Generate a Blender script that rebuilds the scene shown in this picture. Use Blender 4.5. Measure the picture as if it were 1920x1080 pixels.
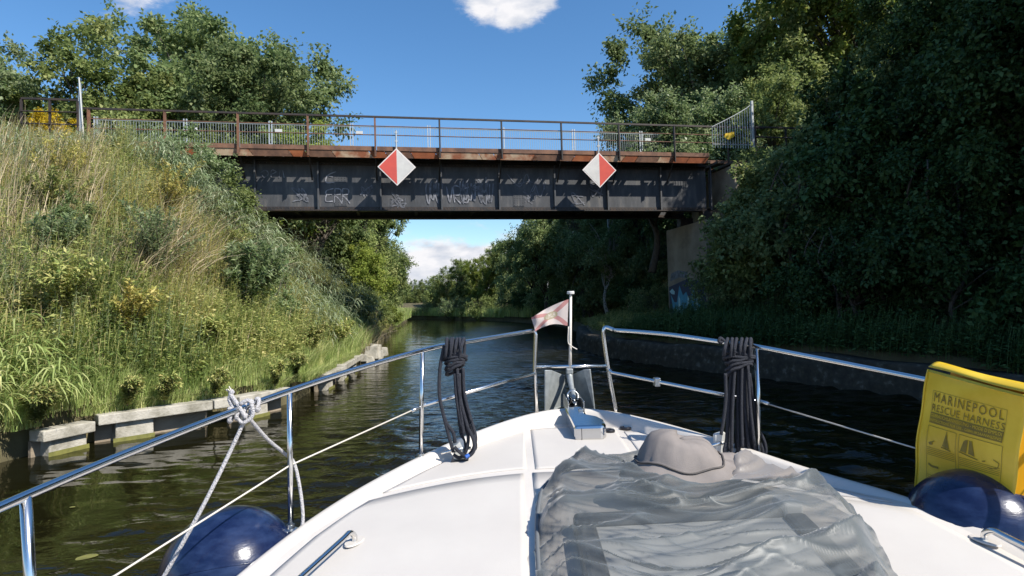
import bpy, math, random
import numpy as np
from mathutils import Vector, noise
rnd = random.Random(7); RS = np.random.RandomState(11)
C = bpy.context.scene.collection
for o in list(bpy.data.objects): bpy.data.objects.remove(o)
sc = bpy.context.scene

# ------------------------------------------------------------------ camera
F = 1100.0; CZ = 2.2
PITCH = math.atan(27/F); ROLL = math.radians(1.6)
fw = np.array([0, math.cos(PITCH), math.sin(PITCH)]); r0 = np.array([1., 0, 0]); u0 = np.cross(r0, fw)
cR = math.cos(ROLL)*r0 - math.sin(ROLL)*u0
cU = math.sin(ROLL)*r0 + math.cos(ROLL)*u0
cam_d = bpy.data.cameras.new('camera'); cam = bpy.data.objects.new('camera', cam_d); C.objects.link(cam)
cam_d.sensor_width = 36; cam_d.lens = 36*F/1920; cam_d.clip_end = 3000; cam_d.clip_start = 0.05
from mathutils import Matrix
cam.matrix_world = Matrix(((cR[0], cU[0], -fw[0], 0), (cR[1], cU[1], -fw[1], 0), (cR[2], cU[2], -fw[2], CZ), (0, 0, 0, 1)))
sc.camera = cam
sc.render.resolution_x = 1024; sc.render.resolution_y = 576
sc.render.engine = 'CYCLES'
sc.view_settings.view_transform = 'Standard'; sc.view_settings.look = 'None'
sc.view_settings.exposure = 0.48; sc.view_settings.gamma = 1.0
sc.cycles.max_bounces = 8; sc.cycles.transparent_max_bounces = 12; sc.cycles.diffuse_bounces = 3
sc.cycles.glossy_bounces = 4; sc.cycles.caustics_reflective = False; sc.cycles.caustics_refractive = False

def ray(x, y): return fw + cR*((x-960)/F) + cU*((540-y)/F)
def PY(x, y, d): r = ray(x, y); return np.array([0, 0, CZ]) + r*(d/r[1])       # measuring helpers: world point at distance d
def PG(x, y, h): r = ray(x, y); return np.array([0, 0, CZ]) + r*((h-CZ)/r[2])

# ------------------------------------------------------------------ sun + sky
SUN_EL = 45.0; SUN_AZ = -34.0        # azimuth measured from +X, towards -Y (behind right)
sd = Vector((math.cos(math.radians(SUN_EL))*math.cos(math.radians(SUN_AZ)), math.cos(math.radians(SUN_EL))*math.sin(math.radians(SUN_AZ)), math.sin(math.radians(SUN_EL))))
sl = bpy.data.lights.new('sun', 'SUN'); sl.energy = 4.9; sl.angle = math.radians(0.5); sl.color = (1.0, 0.95, 0.86)
so = bpy.data.objects.new('sun', sl); C.objects.link(so); so.location = (20, -20, 40)
so.rotation_euler = sd.to_track_quat('Z', 'Y').to_euler()
W = bpy.data.worlds.new('World'); sc.world = W; W.use_nodes = True
wt = W.node_tree; wt.nodes.clear()
def WN(t, **k):
    n = wt.nodes.new(t)
    for a, b in k.items(): setattr(n, a, b)
    return n
wo = WN('ShaderNodeOutputWorld'); bg = WN('ShaderNodeBackground'); bg.inputs[1].default_value = 0.13
sky = WN('ShaderNodeTexSky', sky_type='NISHITA', sun_disc=False)
sky.sun_elevation = math.radians(SUN_EL); sky.sun_rotation = math.radians(90 - SUN_AZ)
sky.air_density = 1.0; sky.dust_density = 0.35; sky.ozone_density = 2.2
tc = WN('ShaderNodeTexCoord')
def wmath(op, a, b=None, clamp=False):
    n = WN('ShaderNodeMath', operation=op); n.use_clamp = clamp
    for i, v in enumerate((a, b)):
        if v is None: continue
        if hasattr(v, 'links'): wt.links.new(v, n.inputs[i])
        else: n.inputs[i].default_value = v
    return n.outputs[0]
sep = WN('ShaderNodeSeparateXYZ'); wt.links.new(tc.outputs['Generated'], sep.inputs[0])
mp = WN('ShaderNodeMapping'); mp.inputs['Scale'].default_value = (1, 1, 2.2); wt.links.new(tc.outputs['Generated'], mp.inputs[0])
n1 = WN('ShaderNodeTexNoise'); n1.inputs['Scale'].default_value = 9.0; n1.inputs['Detail'].default_value = 9; n1.inputs['Roughness'].default_value = 0.62
wt.links.new(mp.outputs[0], n1.inputs[0])
n2 = WN('ShaderNodeTexNoise'); n2.inputs['Scale'].default_value = 22.0; n2.inputs['Detail'].default_value = 6
wt.links.new(mp.outputs[0], n2.inputs[0])
def lobe(px, py, rad, soft):
    r = ray(px, py); r = r/np.linalg.norm(r)
    d = WN('ShaderNodeVectorMath', operation='DISTANCE'); wt.links.new(tc.outputs['Generated'], d.inputs[0]); d.inputs[1].default_value = tuple(r)
    m = WN('ShaderNodeMapRange'); wt.links.new(d.outputs['Value'], m.inputs[0])
    m.inputs[1].default_value = rad; m.inputs[2].default_value = rad+soft; m.inputs[3].default_value = 1.0; m.inputs[4].default_value = 0.0
    return m.outputs[0]
band = WN('ShaderNodeMapRange'); wt.links.new(sep.outputs[2], band.inputs[0])
band.inputs[1].default_value = 0.06; band.inputs[2].default_value = 0.22; band.inputs[3].default_value = 0.60; band.inputs[4].default_value = -0.25
l1 = wmath('MAXIMUM', lobe(905, -12, 0.0, 0.075), lobe(965, -5, 0.0, 0.085))
l1 = wmath('MAXIMUM', l1, lobe(1005, -20, 0.0, 0.06))
l1 = wmath('MULTIPLY', l1, 0.75)
l2 = wmath('MULTIPLY', lobe(230, -40, 0.0, 0.10), 0.40)
mask = wmath('MAXIMUM', wmath('MAXIMUM', l1, l2), band.outputs[0])
cov = wmath('ADD', n1.outputs[0], mask)
cm = WN('ShaderNodeMapRange'); cm.interpolation_type = 'SMOOTHSTEP'; wt.links.new(cov, cm.inputs[0])
cm.inputs[1].default_value = 0.74; cm.inputs[2].default_value = 0.97
ccol = WN('ShaderNodeMix', data_type='RGBA')
ccol.inputs[6].default_value = (3.3, 3.6, 4.2, 1); ccol.inputs[7].default_value = (5.3, 5.25, 5.4, 1)
cr = WN('ShaderNodeMapRange'); wt.links.new(n2.outputs[0], cr.inputs[0]); cr.inputs[1].default_value = 0.35; cr.inputs[2].default_value = 0.62
wt.links.new(cr.outputs[0], ccol.inputs[0])
hs = WN('ShaderNodeHueSaturation'); hs.inputs['Saturation'].default_value = 1.24; hs.inputs['Value'].default_value = 1.0
wt.links.new(sky.outputs[0], hs.inputs['Color'])
mx = WN('ShaderNodeMix', data_type='RGBA'); wt.links.new(cm.outputs[0], mx.inputs[0])
wt.links.new(hs.outputs[0], mx.inputs[6]); wt.links.new(ccol.outputs[2], mx.inputs[7])
wt.links.new(mx.outputs[2], bg.inputs[0]); wt.links.new(bg.outputs[0], wo.inputs[0])

# ------------------------------------------------------------------ materials
MATS = {}
def mat(name, base=(0.5, 0.5, 0.5), rough=0.5, metal=0.0, c2=None, scale=5.0, bump=0.0, bscale=None, spec=0.5, detail=6, stretch=None, c3=None, coat=0.0, ramp=(0.35, 0.65)):
    m = bpy.data.materials.new(name); m.use_nodes = True; nt = m.node_tree; b = nt.nodes['Principled BSDF']
    b.inputs['Base Color'].default_value = (*base, 1); b.inputs['Roughness'].default_value = rough; b.inputs['Metallic'].default_value = metal
    b.inputs['Specular IOR Level'].default_value = spec; b.inputs['Coat Weight'].default_value = coat
    t = nt.nodes.new('ShaderNodeTexCoord'); mp = nt.nodes.new('ShaderNodeMapping'); nt.links.new(t.outputs['Object'], mp.inputs[0])
    if stretch: mp.inputs['Scale'].default_value = stretch
    if c2:
        n = nt.nodes.new('ShaderNodeTexNoise'); n.inputs['Scale'].default_value = scale; n.inputs['Detail'].default_value = detail; n.inputs['Roughness'].default_value = 0.6
        nt.links.new(mp.outputs[0], n.inputs[0])
        r = nt.nodes.new('ShaderNodeValToRGB'); r.color_ramp.elements[0].position = ramp[0]; r.color_ramp.elements[1].position = ramp[1]
        r.color_ramp.elements[0].color = (*base, 1); r.color_ramp.elements[1].color = (*c2, 1)
        if c3:
            e = r.color_ramp.elements.new(0.5*(ramp[0]+ramp[1])); e.color = (*c3, 1)
        nt.links.new(n.outputs[0], r.inputs[0]); nt.links.new(r.outputs[0], b.inputs['Base Color'])
    if bump:
        n = nt.nodes.new('ShaderNodeTexNoise'); n.inputs['Scale'].default_value = bscale or scale*3; n.inputs['Detail'].default_value = 5
        nt.links.new(mp.outputs[0], n.inputs[0])
        bp = nt.nodes.new('ShaderNodeBump'); bp.inputs['Strength'].default_value = bump; bp.inputs['Distance'].default_value = 0.02
        nt.links.new(n.outputs[0], bp.inputs['Height']); nt.links.new(bp.outputs[0], b.inputs['Normal'])
    MATS[name] = m; return m
def leafmat(name, cols, trans=0.46, rough=0.58):
    m = bpy.data.materials.new(name); m.use_nodes = True; nt = m.node_tree; b = nt.nodes['Principled BSDF']; out = nt.nodes['Material Output']
    a = nt.nodes.new('ShaderNodeAttribute'); a.attribute_name = 'var'
    oi = nt.nodes.new('ShaderNodeObjectInfo')
    r = nt.nodes.new('ShaderNodeValToRGB'); r.color_ramp.elements[0].color = (*cols[0], 1); r.color_ramp.elements[1].color = (*cols[-1], 1)
    for i, c in enumerate(cols[1:-1]):
        e = r.color_ramp.elements.new((i+1)/(len(cols)-1)); e.color = (*c, 1)
    nt.links.new(a.outputs['Fac'], r.inputs[0])
    h = nt.nodes.new('ShaderNodeHueSaturation'); nt.links.new(r.outputs[0], h.inputs['Color'])
    mr = nt.nodes.new('ShaderNodeMapRange'); mr.inputs[3].default_value = 0.8; mr.inputs[4].default_value = 1.2
    nt.links.new(oi.outputs['Random'], mr.inputs[0]); nt.links.new(mr.outputs[0], h.inputs['Value'])
    nt.links.new(h.outputs[0], b.inputs['Base Color']); b.inputs['Roughness'].default_value = rough; b.inputs['Specular IOR Level'].default_value = 0.25
    tr = nt.nodes.new('ShaderNodeBsdfTranslucent'); nt.links.new(h.outputs[0], tr.inputs[0])
    ms = nt.nodes.new('ShaderNodeMixShader'); ms.inputs[0].default_value = trans
    nt.links.new(b.outputs[0], ms.inputs[1]); nt.links.new(tr.outputs[0], ms.inputs[2]); nt.links.new(ms.outputs[0], out.inputs[0])
    MATS[name] = m; return m

mat('gelcoat', (0.66, 0.61, 0.555), 0.25, c2=(0.60, 0.555, 0.50), scale=3, spec=0.5, ramp=(.3, .8))
mat('nonskid', (0.52, 0.485, 0.45), 0.6, c2=(0.565, 0.53, 0.49), scale=2.5, bump=0.14, bscale=300, ramp=(.3, .7))
mat('steel', (0.72, 0.71, 0.69), 0.17, 1.0)
mat('steel_satin', (0.55, 0.56, 0.56), 0.3, 1.0)
mat('chrome', (0.58, 0.58, 0.58), 0.12, 1.0)
mat('galvanised', (0.36, 0.38, 0.38), 0.5, 0.35, c2=(0.26, 0.28, 0.28), scale=18)
mat('black_rubber', (0.02, 0.02, 0.022), 0.5)
mat('wire_cover', (0.62, 0.57, 0.5), 0.45)
mat('navy', (0.006, 0.012, 0.045), 0.22, c2=(0.024, 0.042, 0.105), scale=9, spec=0.5, coat=0.15, ramp=(.42, .8), stretch=(1, 1, 2.5), bump=.06, bscale=30)
mat('black_cap', (0.012, 0.012, 0.015), 0.3)
mat('rope_black', (0.012, 0.014, 0.022), 0.62, c2=(0.035, 0.038, 0.052), scale=120, bump=0.6, bscale=350, spec=.4)
mat('bridge_steel', (0.04, 0.042, 0.046), 0.6, c2=(0.14, 0.13, 0.12), scale=2.4, bump=0.2, bscale=12, c3=(0.062, 0.064, 0.07), ramp=(.3, .75), stretch=(1.6, 1.6, .45))
mat('dark_steel', (0.014, 0.014, 0.015), 0.6, c2=(0.05, 0.032, 0.022), scale=4)
mat('rust', (0.20, 0.058, 0.022), 0.8, c2=(0.42, 0.15, 0.055), scale=1.9, c3=(0.30, 0.085, 0.028), bump=.3, ramp=(.3, .75))
mat('rust_pale', (0.30, 0.10, 0.045), 0.8, c2=(0.52, 0.38, 0.25), scale=2.6, bump=.3, ramp=(.4, .62))
mat('rust_brown', (0.10, 0.052, 0.035), 0.8, c2=(0.22, 0.11, 0.065), scale=3, bump=.3)
mat('fence_grey', (0.30, 0.33, 0.32), 0.5, 0.3)
mat('zinc', (0.50, 0.52, 0.52), 0.42, 0.4, c2=(0.42, 0.44, 0.44), scale=8)
mat('plate_white', (0.55, 0.55, 0.53), 0.5)
mat('sign_red', (0.60, 0.085, 0.055), 0.4, c2=(0.52, 0.075, 0.055), scale=3)
mat('sign_white', (0.62, 0.60, 0.56), 0.4, c2=(0.52, 0.50, 0.47), scale=3)
mat('sign_rim', (0.75, 0.68, 0.64), 0.4)
mat('timber', (0.07, 0.05, 0.035), 0.9, c2=(0.14, 0.1, 0.07), scale=6)
mat('concrete', (0.46, 0.43, 0.37), 0.85, c2=(0.19, 0.175, 0.13), scale=3.4, bump=.5, bscale=30, ramp=(.42, .74))
mat('concrete_dark', (0.22, 0.175, 0.125), 0.9, c2=(0.38, 0.31, 0.23), scale=1.1, bump=.5, bscale=14)
mat('algae', (0.20, 0.19, 0.045), 0.8, c2=(0.12, 0.12, 0.03), scale=9)
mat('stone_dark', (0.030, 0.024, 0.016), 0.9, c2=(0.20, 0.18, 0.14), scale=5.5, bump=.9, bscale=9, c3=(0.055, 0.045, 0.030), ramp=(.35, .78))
mat('soil', (0.07, 0.06, 0.03), 0.95, c2=(0.13, 0.11, 0.055), scale=1.5, bump=.6, bscale=8)
mat('bark', (0.06, 0.048, 0.036), 0.9, c2=(0.12, 0.10, 0.08), scale=6, bump=.8, stretch=(3, 3, .6))
mat('birch_bark', (0.42, 0.40, 0.36), 0.8, c2=(0.08, 0.07, 0.06), scale=5, stretch=(1, 1, 2.2), ramp=(.55, .62))
mat('graf_white', (0.34, 0.34, 0.37), 0.7, c2=(0.12, 0.12, 0.14), scale=6)
mat('graf_pale', (0.24, 0.245, 0.275), 0.7, c2=(0.07, 0.075, 0.09), scale=5)
mat('graf_navy', (0.035, 0.045, 0.085), 0.7)
mat('graf_blue', (0.06, 0.28, 0.42), 0.6, c2=(0.08, 0.36, 0.52), scale=5)
mat('graf_cyan', (0.42, 0.66, 0.70), 0.6)
mat('yellow_vinyl', (0.80, 0.56, 0.05), 0.32, c2=(0.66, 0.42, 0.015), scale=3.5, bump=.15, bscale=7, spec=.5)
mat('yellow_deep', (0.80, 0.38, 0.01), 0.45)
mat('yellow_sign', (0.75, 0.48, 0.01), 0.5)
mat('ink', (0.16, 0.115, 0.02), 0.5, c2=(0.28, 0.20, 0.02), scale=14)
mat('hatch_white', (0.62, 0.62, 0.60), 0.4); mat('hatch_frame', (0.10, 0.105, 0.11), 0.4)
mat('hatch_glass', (0.50, 0.50, 0.48), 0.35, spec=.4)
mat('flag_staff', (0.62, 0.58, 0.52), 0.4)
mat('white_plastic', (0.62, 0.61, 0.58), 0.4)
mat('blue_whip', (0.02, 0.10, 0.4), 0.5)
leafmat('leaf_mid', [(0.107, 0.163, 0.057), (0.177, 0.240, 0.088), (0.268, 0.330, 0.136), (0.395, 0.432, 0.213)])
leafmat('leaf_yellow', [(0.124, 0.186, 0.031), (0.217, 0.279, 0.053), (0.310, 0.358, 0.078), (0.420, 0.420, 0.109)])
leafmat('leaf_pale', [(0.112, 0.175, 0.062), (0.200, 0.275, 0.112), (0.312, 0.375, 0.188), (0.450, 0.500, 0.300)], rough=.35)
leafmat('leaf_shaded', [(0.031, 0.070, 0.020), (0.048, 0.097, 0.027), (0.068, 0.125, 0.037), (0.101, 0.157, 0.051)], trans=.22)  # shade of the right bank put into the leaf colour as darker greens
leafmat('leaf_olive', [(0.119, 0.168, 0.048), (0.204, 0.261, 0.083), (0.297, 0.346, 0.118), (0.407, 0.422, 0.163)])
leafmat('weed', [(0.155, 0.222, 0.062), (0.301, 0.363, 0.104), (0.488, 0.490, 0.173), (0.712, 0.607, 0.272)], trans=.35)
leafmat('weed_gold', [(0.288, 0.301, 0.071), (0.475, 0.431, 0.129), (0.633, 0.503, 0.186)], trans=.35)
leafmat('grass_green', [(0.183, 0.270, 0.072), (0.309, 0.401, 0.118), (0.451, 0.516, 0.188), (0.681, 0.652, 0.309)], trans=.4)
leafmat('reed_green', [(0.189, 0.250, 0.125), (0.270, 0.338, 0.175), (0.378, 0.438, 0.263), (0.540, 0.550, 0.375)], trans=.3, rough=.35)
leafmat('straw', [(0.302, 0.235, 0.134), (0.448, 0.358, 0.213), (0.582, 0.470, 0.302), (0.694, 0.582, 0.403)], trans=.15, rough=.6)
leafmat('yellow_flower', [(0.5, 0.38, 0.02), (0.7, 0.5, 0.02), (0.6, 0.42, 0.03)], trans=.3)

# braided white rope with navy flecks
m = mat('rope_white', (0.66, 0.64, 0.62), 0.7, bump=.8, bscale=160)
nt = m.node_tree; b = nt.nodes['Principled BSDF']; a = nt.nodes.new('ShaderNodeAttribute'); a.attribute_name = 'uvt'
w1 = nt.nodes.new('ShaderNodeTexWave'); w1.inputs['Scale'].default_value = 1.0; w1.inputs['Distortion'].default_value = 0.0
w1.bands_direction = 'DIAGONAL'; nt.links.new(a.outputs['Vector'], w1.inputs[0])
r = nt.nodes.new('ShaderNodeValToRGB'); r.color_ramp.elements[0].position = .80; r.color_ramp.elements[0].color = (.66, .64, .62, 1)
r.color_ramp.elements[1].position = .9; r.color_ramp.elements[1].color = (.10, .10, .2, 1); nt.links.new(w1.outputs[0], r.inputs[0]); nt.links.new(r.outputs[0], b.inputs['Base Color'])

# river water
m = bpy.data.materials.new('river_water'); m.use_nodes = True; nt = m.node_tree; b = nt.nodes['Principled BSDF']; MATS['river_water'] = m
b.inputs['Base Color'].default_value = (0.009, 0.0085, 0.003, 1); b.inputs['Roughness'].default_value = 0.035; b.inputs['IOR'].default_value = 1.333
b.inputs['Specular IOR Level'].default_value = 0.5
t = nt.nodes.new('ShaderNodeTexCoord'); mp = nt.nodes.new('ShaderNodeMapping'); mp.inputs['Scale'].default_value = (0.75, 1.5, 1); nt.links.new(t.outputs['Object'], mp.inputs[0])
na = nt.nodes.new('ShaderNodeTexNoise'); na.inputs['Scale'].default_value = 3.6; na.inputs['Detail'].default_value = 3; na.inputs['Distortion'].default_value = .6
nb = nt.nodes.new('ShaderNodeTexNoise'); nb.inputs['Scale'].default_value = 0.9; nb.inputs['Detail'].default_value = 2
nc = nt.nodes.new('ShaderNodeTexNoise'); nc.inputs['Scale'].default_value = 0.16; nc.inputs['Detail'].default_value = 2
for n in (na, nb, nc): nt.links.new(mp.outputs[0], n.inputs[0])
mr = nt.nodes.new('ShaderNodeMapRange'); nt.links.new(nc.outputs[0], mr.inputs[0]); mr.inputs[1].default_value = .35; mr.inputs[2].default_value = .65; mr.inputs[3].default_value = .45; mr.inputs[4].default_value = 1.25
# calmer towards the left bank, riffled by the wind in mid-channel
sx = nt.nodes.new('ShaderNodeSeparateXYZ'); nt.links.new(t.outputs['Object'], sx.inputs[0])
mc = nt.nodes.new('ShaderNodeMapRange'); nt.links.new(sx.outputs[0], mc.inputs[0]); mc.inputs[1].default_value = -5.0; mc.inputs[2].default_value = -1.2; mc.inputs[3].default_value = .10; mc.inputs[4].default_value = 2.2
mm = nt.nodes.new('ShaderNodeMath'); mm.operation = 'MULTIPLY'; nt.links.new(na.outputs[0], mm.inputs[0]); nt.links.new(mr.outputs[0], mm.inputs[1])
mq = nt.nodes.new('ShaderNodeMath'); mq.operation = 'MULTIPLY'; nt.links.new(mm.outputs[0], mq.inputs[0]); nt.links.new(mc.outputs[0], mq.inputs[1])
ml = nt.nodes.new('ShaderNodeMath'); ml.operation = 'MULTIPLY_ADD'; nt.links.new(nb.outputs[0], ml.inputs[0]); ml.inputs[1].default_value = .8; nt.links.new(mq.outputs[0], ml.inputs[2])
bp = nt.nodes.new('ShaderNodeBump'); bp.inputs['Strength'].default_value = 0.4; bp.inputs['Distance'].default_value = 0.08
rw = nt.nodes.new('ShaderNodeMapRange'); nt.links.new(sx.outputs[0], rw.inputs[0]); rw.inputs[1].default_value = -6.0; rw.inputs[2].default_value = -1.5; rw.inputs[3].default_value = 0.0; rw.inputs[4].default_value = 1.0
ry = nt.nodes.new('ShaderNodeMapRange'); nt.links.new(sx.outputs[1], ry.inputs[0]); ry.inputs[1].default_value = 4.0; ry.inputs[2].default_value = 26.0; ry.inputs[3].default_value = .02; ry.inputs[4].default_value = .22
r2 = nt.nodes.new('ShaderNodeMath'); r2.operation = 'MULTIPLY_ADD'; nt.links.new(rw.outputs[0], r2.inputs[0]); nt.links.new(ry.outputs[0], r2.inputs[1]); r2.inputs[2].default_value = .03; nt.links.new(r2.outputs[0], b.inputs['Roughness'])
nt.links.new(ml.outputs[0], bp.inputs['Height']); nt.links.new(bp.outputs[0], b.inputs['Normal'])

# ------------------------------------------------------------------ mesh helpers
OFF = {}
class MB:
    def __init__(s): s.v = []; s.f = []; s.n = 0
    def add(s, vs, fs):
        o = s.n; s.v.extend([tuple(map(float, p)) for p in vs]); s.f.extend([tuple(i+o for i in f) for f in fs]); s.n += len(vs); return s
    def box(s, x0, x1, y0, y1, z0, z1, fn=None):
        vs = [(x, y, z) for z in (z0, z1) for y in (y0, y1) for x in (x0, x1)]
        if fn: vs = [fn(*p) for p in vs]
        return s.add(vs, [(0, 2, 3, 1), (4, 5, 7, 6), (0, 1, 5, 4), (2, 6, 7, 3), (0, 4, 6, 2), (1, 3, 7, 5)])
    def prism(s, poly, ext):
        n = len(poly); e = np.array(ext, float); p = [np.array(q, float) for q in poly]
        vs = p+[q+e for q in p]
        return s.add(vs, [tuple(range(n))[::-1], tuple(range(n, 2*n))]+[(i, (i+1) % n, n+(i+1) % n, n+i) for i in range(n)])
    def tube(s, pts, r, k=8, closed=False, smooth=0):
        pts = [np.array(p, float) for p in pts]
        if smooth: pts = spline(pts, smooth, closed)
        n = len(pts); rr = r if hasattr(r, '__len__') else [r]*n
        if hasattr(r, '__len__') and len(r) != n: rr = np.interp(np.linspace(0, 1, n), np.linspace(0, 1, len(r)), r)
        T = []
        for i in range(n):
            a = pts[(i-1) % n] if closed or i > 0 else pts[i]; c = pts[(i+1) % n] if closed or i < n-1 else pts[i]
            t = c-a; T.append(t/(np.linalg.norm(t)+1e-9))
        up = np.array([0, 0, 1.]) if abs(T[0][2]) < .9 else np.array([1., 0, 0])
        N = np.cross(T[0], up); N /= np.linalg.norm(N); vs = []
        for i in range(n):
            N = N-T[i]*(N@T[i]); N /= np.linalg.norm(N)+1e-9; B = np.cross(T[i], N)
            for j in range(k):
                a = 2*math.pi*j/k; vs.append(pts[i]+rr[i]*(math.cos(a)*N+math.sin(a)*B))
        fs = []
        for i in range(n if closed else n-1):
            for j in range(k): a = i*k; c = ((i+1) % n)*k; fs.append((a+j, a+(j+1) % k, c+(j+1) % k, c+j))
        if not closed: fs += [tuple(range(k))[::-1], tuple((n-1)*k+j for j in range(k))]
        return s.add(vs, fs)
    def lathe(s, prof, cen, axis=(0, 0, 1), k=24, caps=True):
        ax = np.array(axis, float); ax /= np.linalg.norm(ax); up = np.array([1., 0, 0]) if abs(ax[0]) < .9 else np.array([0, 1., 0])
        N = np.cross(ax, up); N /= np.linalg.norm(N); B = np.cross(ax, N); vs = []; c = np.array(cen, float)
        for r, z in prof:
            for j in range(k): a = 2*math.pi*j/k; vs.append(c+ax*z+max(r, 1e-4)*(math.cos(a)*N+math.sin(a)*B))
        fs = [(i*k+j, i*k+(j+1) % k, (i+1)*k+(j+1) % k, (i+1)*k+j) for i in range(len(prof)-1) for j in range(k)]
        if caps: fs += [tuple(range(k))[::-1], tuple((len(prof)-1)*k+j for j in range(k))]
        return s.add(vs, fs)
    def grid(s, P):      # P[i][j] points
        n = len(P); m_ = len(P[0]); vs = [q for row in P for q in row]
        return s.add(vs, [(i*m_+j, i*m_+j+1, (i+1)*m_+j+1, (i+1)*m_+j) for i in range(n-1) for j in range(m_-1)])
def spline(p, m_, closed=False):
    n = len(p); out = []
    for i in range(n if closed else n-1):
        if closed: a, b_, c, d = p[(i-1) % n], p[i], p[(i+1) % n], p[(i+2) % n]
        else: a, b_, c, d = p[max(i-1, 0)], p[i], p[i+1], p[min(i+2, n-1)]
        for j in range(m_):
            t = j/m_; out.append(.5*((2*b_)+(-a+c)*t+(2*a-5*b_+4*c-d)*t*t+(-a+3*b_-3*c+d)*t**3))
    if not closed: out.append(p[-1])
    return out
def tagk(o, label=None, cat=None, group=None, kind=None):
    if label: o['label'] = label
    if cat: o['category'] = cat
    if group: o['group'] = group
    if kind: o['kind'] = kind
    return o
def thing(name, label, cat, loc=(0, 0, 0), group=None):
    o = bpy.data.objects.new(name, None); C.objects.link(o); o.location = loc; o.empty_display_size = .2
    OFF[o.name] = np.array(loc, float); return tagk(o, label, cat, group)
def obj(name, mb, m, parent=None, smooth=False, bevel=0, off=None, sub=0):
    """vertices are given in world coordinates; off = origin of a parentless mesh"""
    o3 = OFF[parent.name] if parent is not None else (np.array(off, float) if off is not None else np.zeros(3))
    me = bpy.data.meshes.new(name); v = np.array(mb.v)-o3
    me.from_pydata(v.tolist(), [], mb.f); me.validate(); me.materials.append(MATS[m])
    if smooth: me.polygons.foreach_set('use_smooth', [True]*len(me.polygons))
    o = bpy.data.objects.new(name, me); C.objects.link(o)
    if parent is not None: o.parent = parent
    else: o.location = o3
    OFF[o.name] = o3
    if bevel:
        bm = o.modifiers.new('bevel', 'BEVEL'); bm.width = bevel; bm.segments = 2; bm.limit_method = 'ANGLE'; bm.angle_limit = math.radians(40)
    if sub:
        sm = o.modifiers.new('subsurf', 'SUBSURF'); sm.levels = sub; sm.render_levels = sub
    if smooth == 2: me.set_sharp_from_angle(angle=math.radians(40))
    return o
def npmesh(name, V, Fq, mat_, var=None, smooth=False):
    """quads or tris from arrays; var = one value per face"""
    me = bpy.data.meshes.new(name); k = Fq.shape[1]
    me.vertices.add(len(V)); me.vertices.foreach_set('co', V.astype(np.float32).ravel())
    me.loops.add(Fq.size); me.loops.foreach_set('vertex_index', Fq.astype(np.int32).ravel())
    me.polygons.add(len(Fq)); me.polygons.foreach_set('loop_start', np.arange(0, Fq.size, k, dtype=np.int32))
    me.polygons.foreach_set('loop_total', np.full(len(Fq), k, dtype=np.int32))
    if var is not None:
        a = me.attributes.new('var', 'FLOAT', 'FACE'); a.data.foreach_set('value', var.astype(np.float32))
    me.update(calc_edges=True); me.materials.append(MATS[mat_])
    if smooth: me.polygons.foreach_set('use_smooth', [True]*len(me.polygons))
    return me
def link(name, me, parent=None, loc=None):
    o = bpy.data.objects.new(name, me); C.objects.link(o)
    if parent is not None: o.parent = parent
    if loc is not None: o.location = loc
    return o
def unit(a): return a/(np.linalg.norm(a, axis=-1, keepdims=True)+1e-9)
def leaves(cen, dirv, nrm, L, Wd):
    """N folded leaf quads"""
    d = unit(dirv); s = unit(np.cross(d, nrm)); n = np.cross(s, d)
    L = L[:, None]; Wd = Wd[:, None]
    V = np.stack([cen, cen+d*L*.45+s*Wd*.5+n*Wd*.12, cen+d*L-n*L*.12, cen+d*L*.45-s*Wd*.5+n*Wd*.12], 1)
    N = len(cen); return V.reshape(-1, 3), np.arange(4*N).reshape(N, 4)
def ribbons(P, Wd, S):
    """P (N,K,3) centre lines, Wd (N,K) widths, S (N,3) side vectors"""
    N, K = P.shape[:2]; a = P-S[:, None]*Wd[..., None]*.5; b_ = P+S[:, None]*Wd[..., None]*.5
    V = np.stack([a, b_], 2).reshape(-1, 3)
    base = (np.arange(N)*2*K)[:, None]; k = np.arange(K-1)[None]*2
    i = base+k; Fq = np.stack([i, i+1, i+3, i+2], -1).reshape(-1, 4); return V, Fq
class Multi:
    def __init__(s): s.V = []; s.F = []; s.A = []; s.n = 0
    def add(s, VF, var):
        V, Fq = VF; s.V.append(V); s.F.append(Fq+s.n); s.A.append(var if len(var) == len(Fq) else np.repeat(var, len(Fq)//len(var))); s.n += len(V)
    def mesh(s, name, m_): return npmesh(name, np.concatenate(s.V), np.concatenate(s.F), m_, np.concatenate(s.A))

# ------------------------------------------------------------------ terrain
LB = np.array([(-60, -9.5), (0, -8.6), (6, -7.9), (9.2, -7.25), (9.9, -7.1), (11.2, -6.0), (12.5, -5.0), (14, -4.75), (16, -4.95), (21.5, -5.45), (27, -6.1), (45, -9.2), (65, -12.2), (85, -14.8), (92, -17), (98, -26), (101, -60), (104, -100)])
RB = np.array([(-60, 13), (4, 11.5), (9, 9.6), (12.2, 8.3), (16.2, 6.4), (20.3, 4.34), (23, 3.5), (26.5, 3.05), (36, 3.9), (47.8, 4.24), (58, 2.2), (68, -1.04), (80, -7), (91.4, -13.4), (97, -20), (106, -45), (112, -100)])
def XL(y): return np.interp(y, LB[:, 0], LB[:, 1])
def XR(y): return np.interp(y, RB[:, 0], RB[:, 1])
BO = np.array([-7.03, 20.5]); BU = np.array([13.56, 2.5]); BU = BU/np.linalg.norm(BU); BN = np.array([-BU[1], BU[0]])
def W2(s, w, z): p = BO+BU*s+BN*w; return (p[0], p[1], z)
def yc(x): return 20.5+(x+7.03)*BU[1]/BU[0]+1.75
def smax(a, b, k=.5): h = np.clip(.5+.5*(a-b)/k, 0, 1); return b*(1-h)+a*h+k*h*(1-h)
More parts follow.
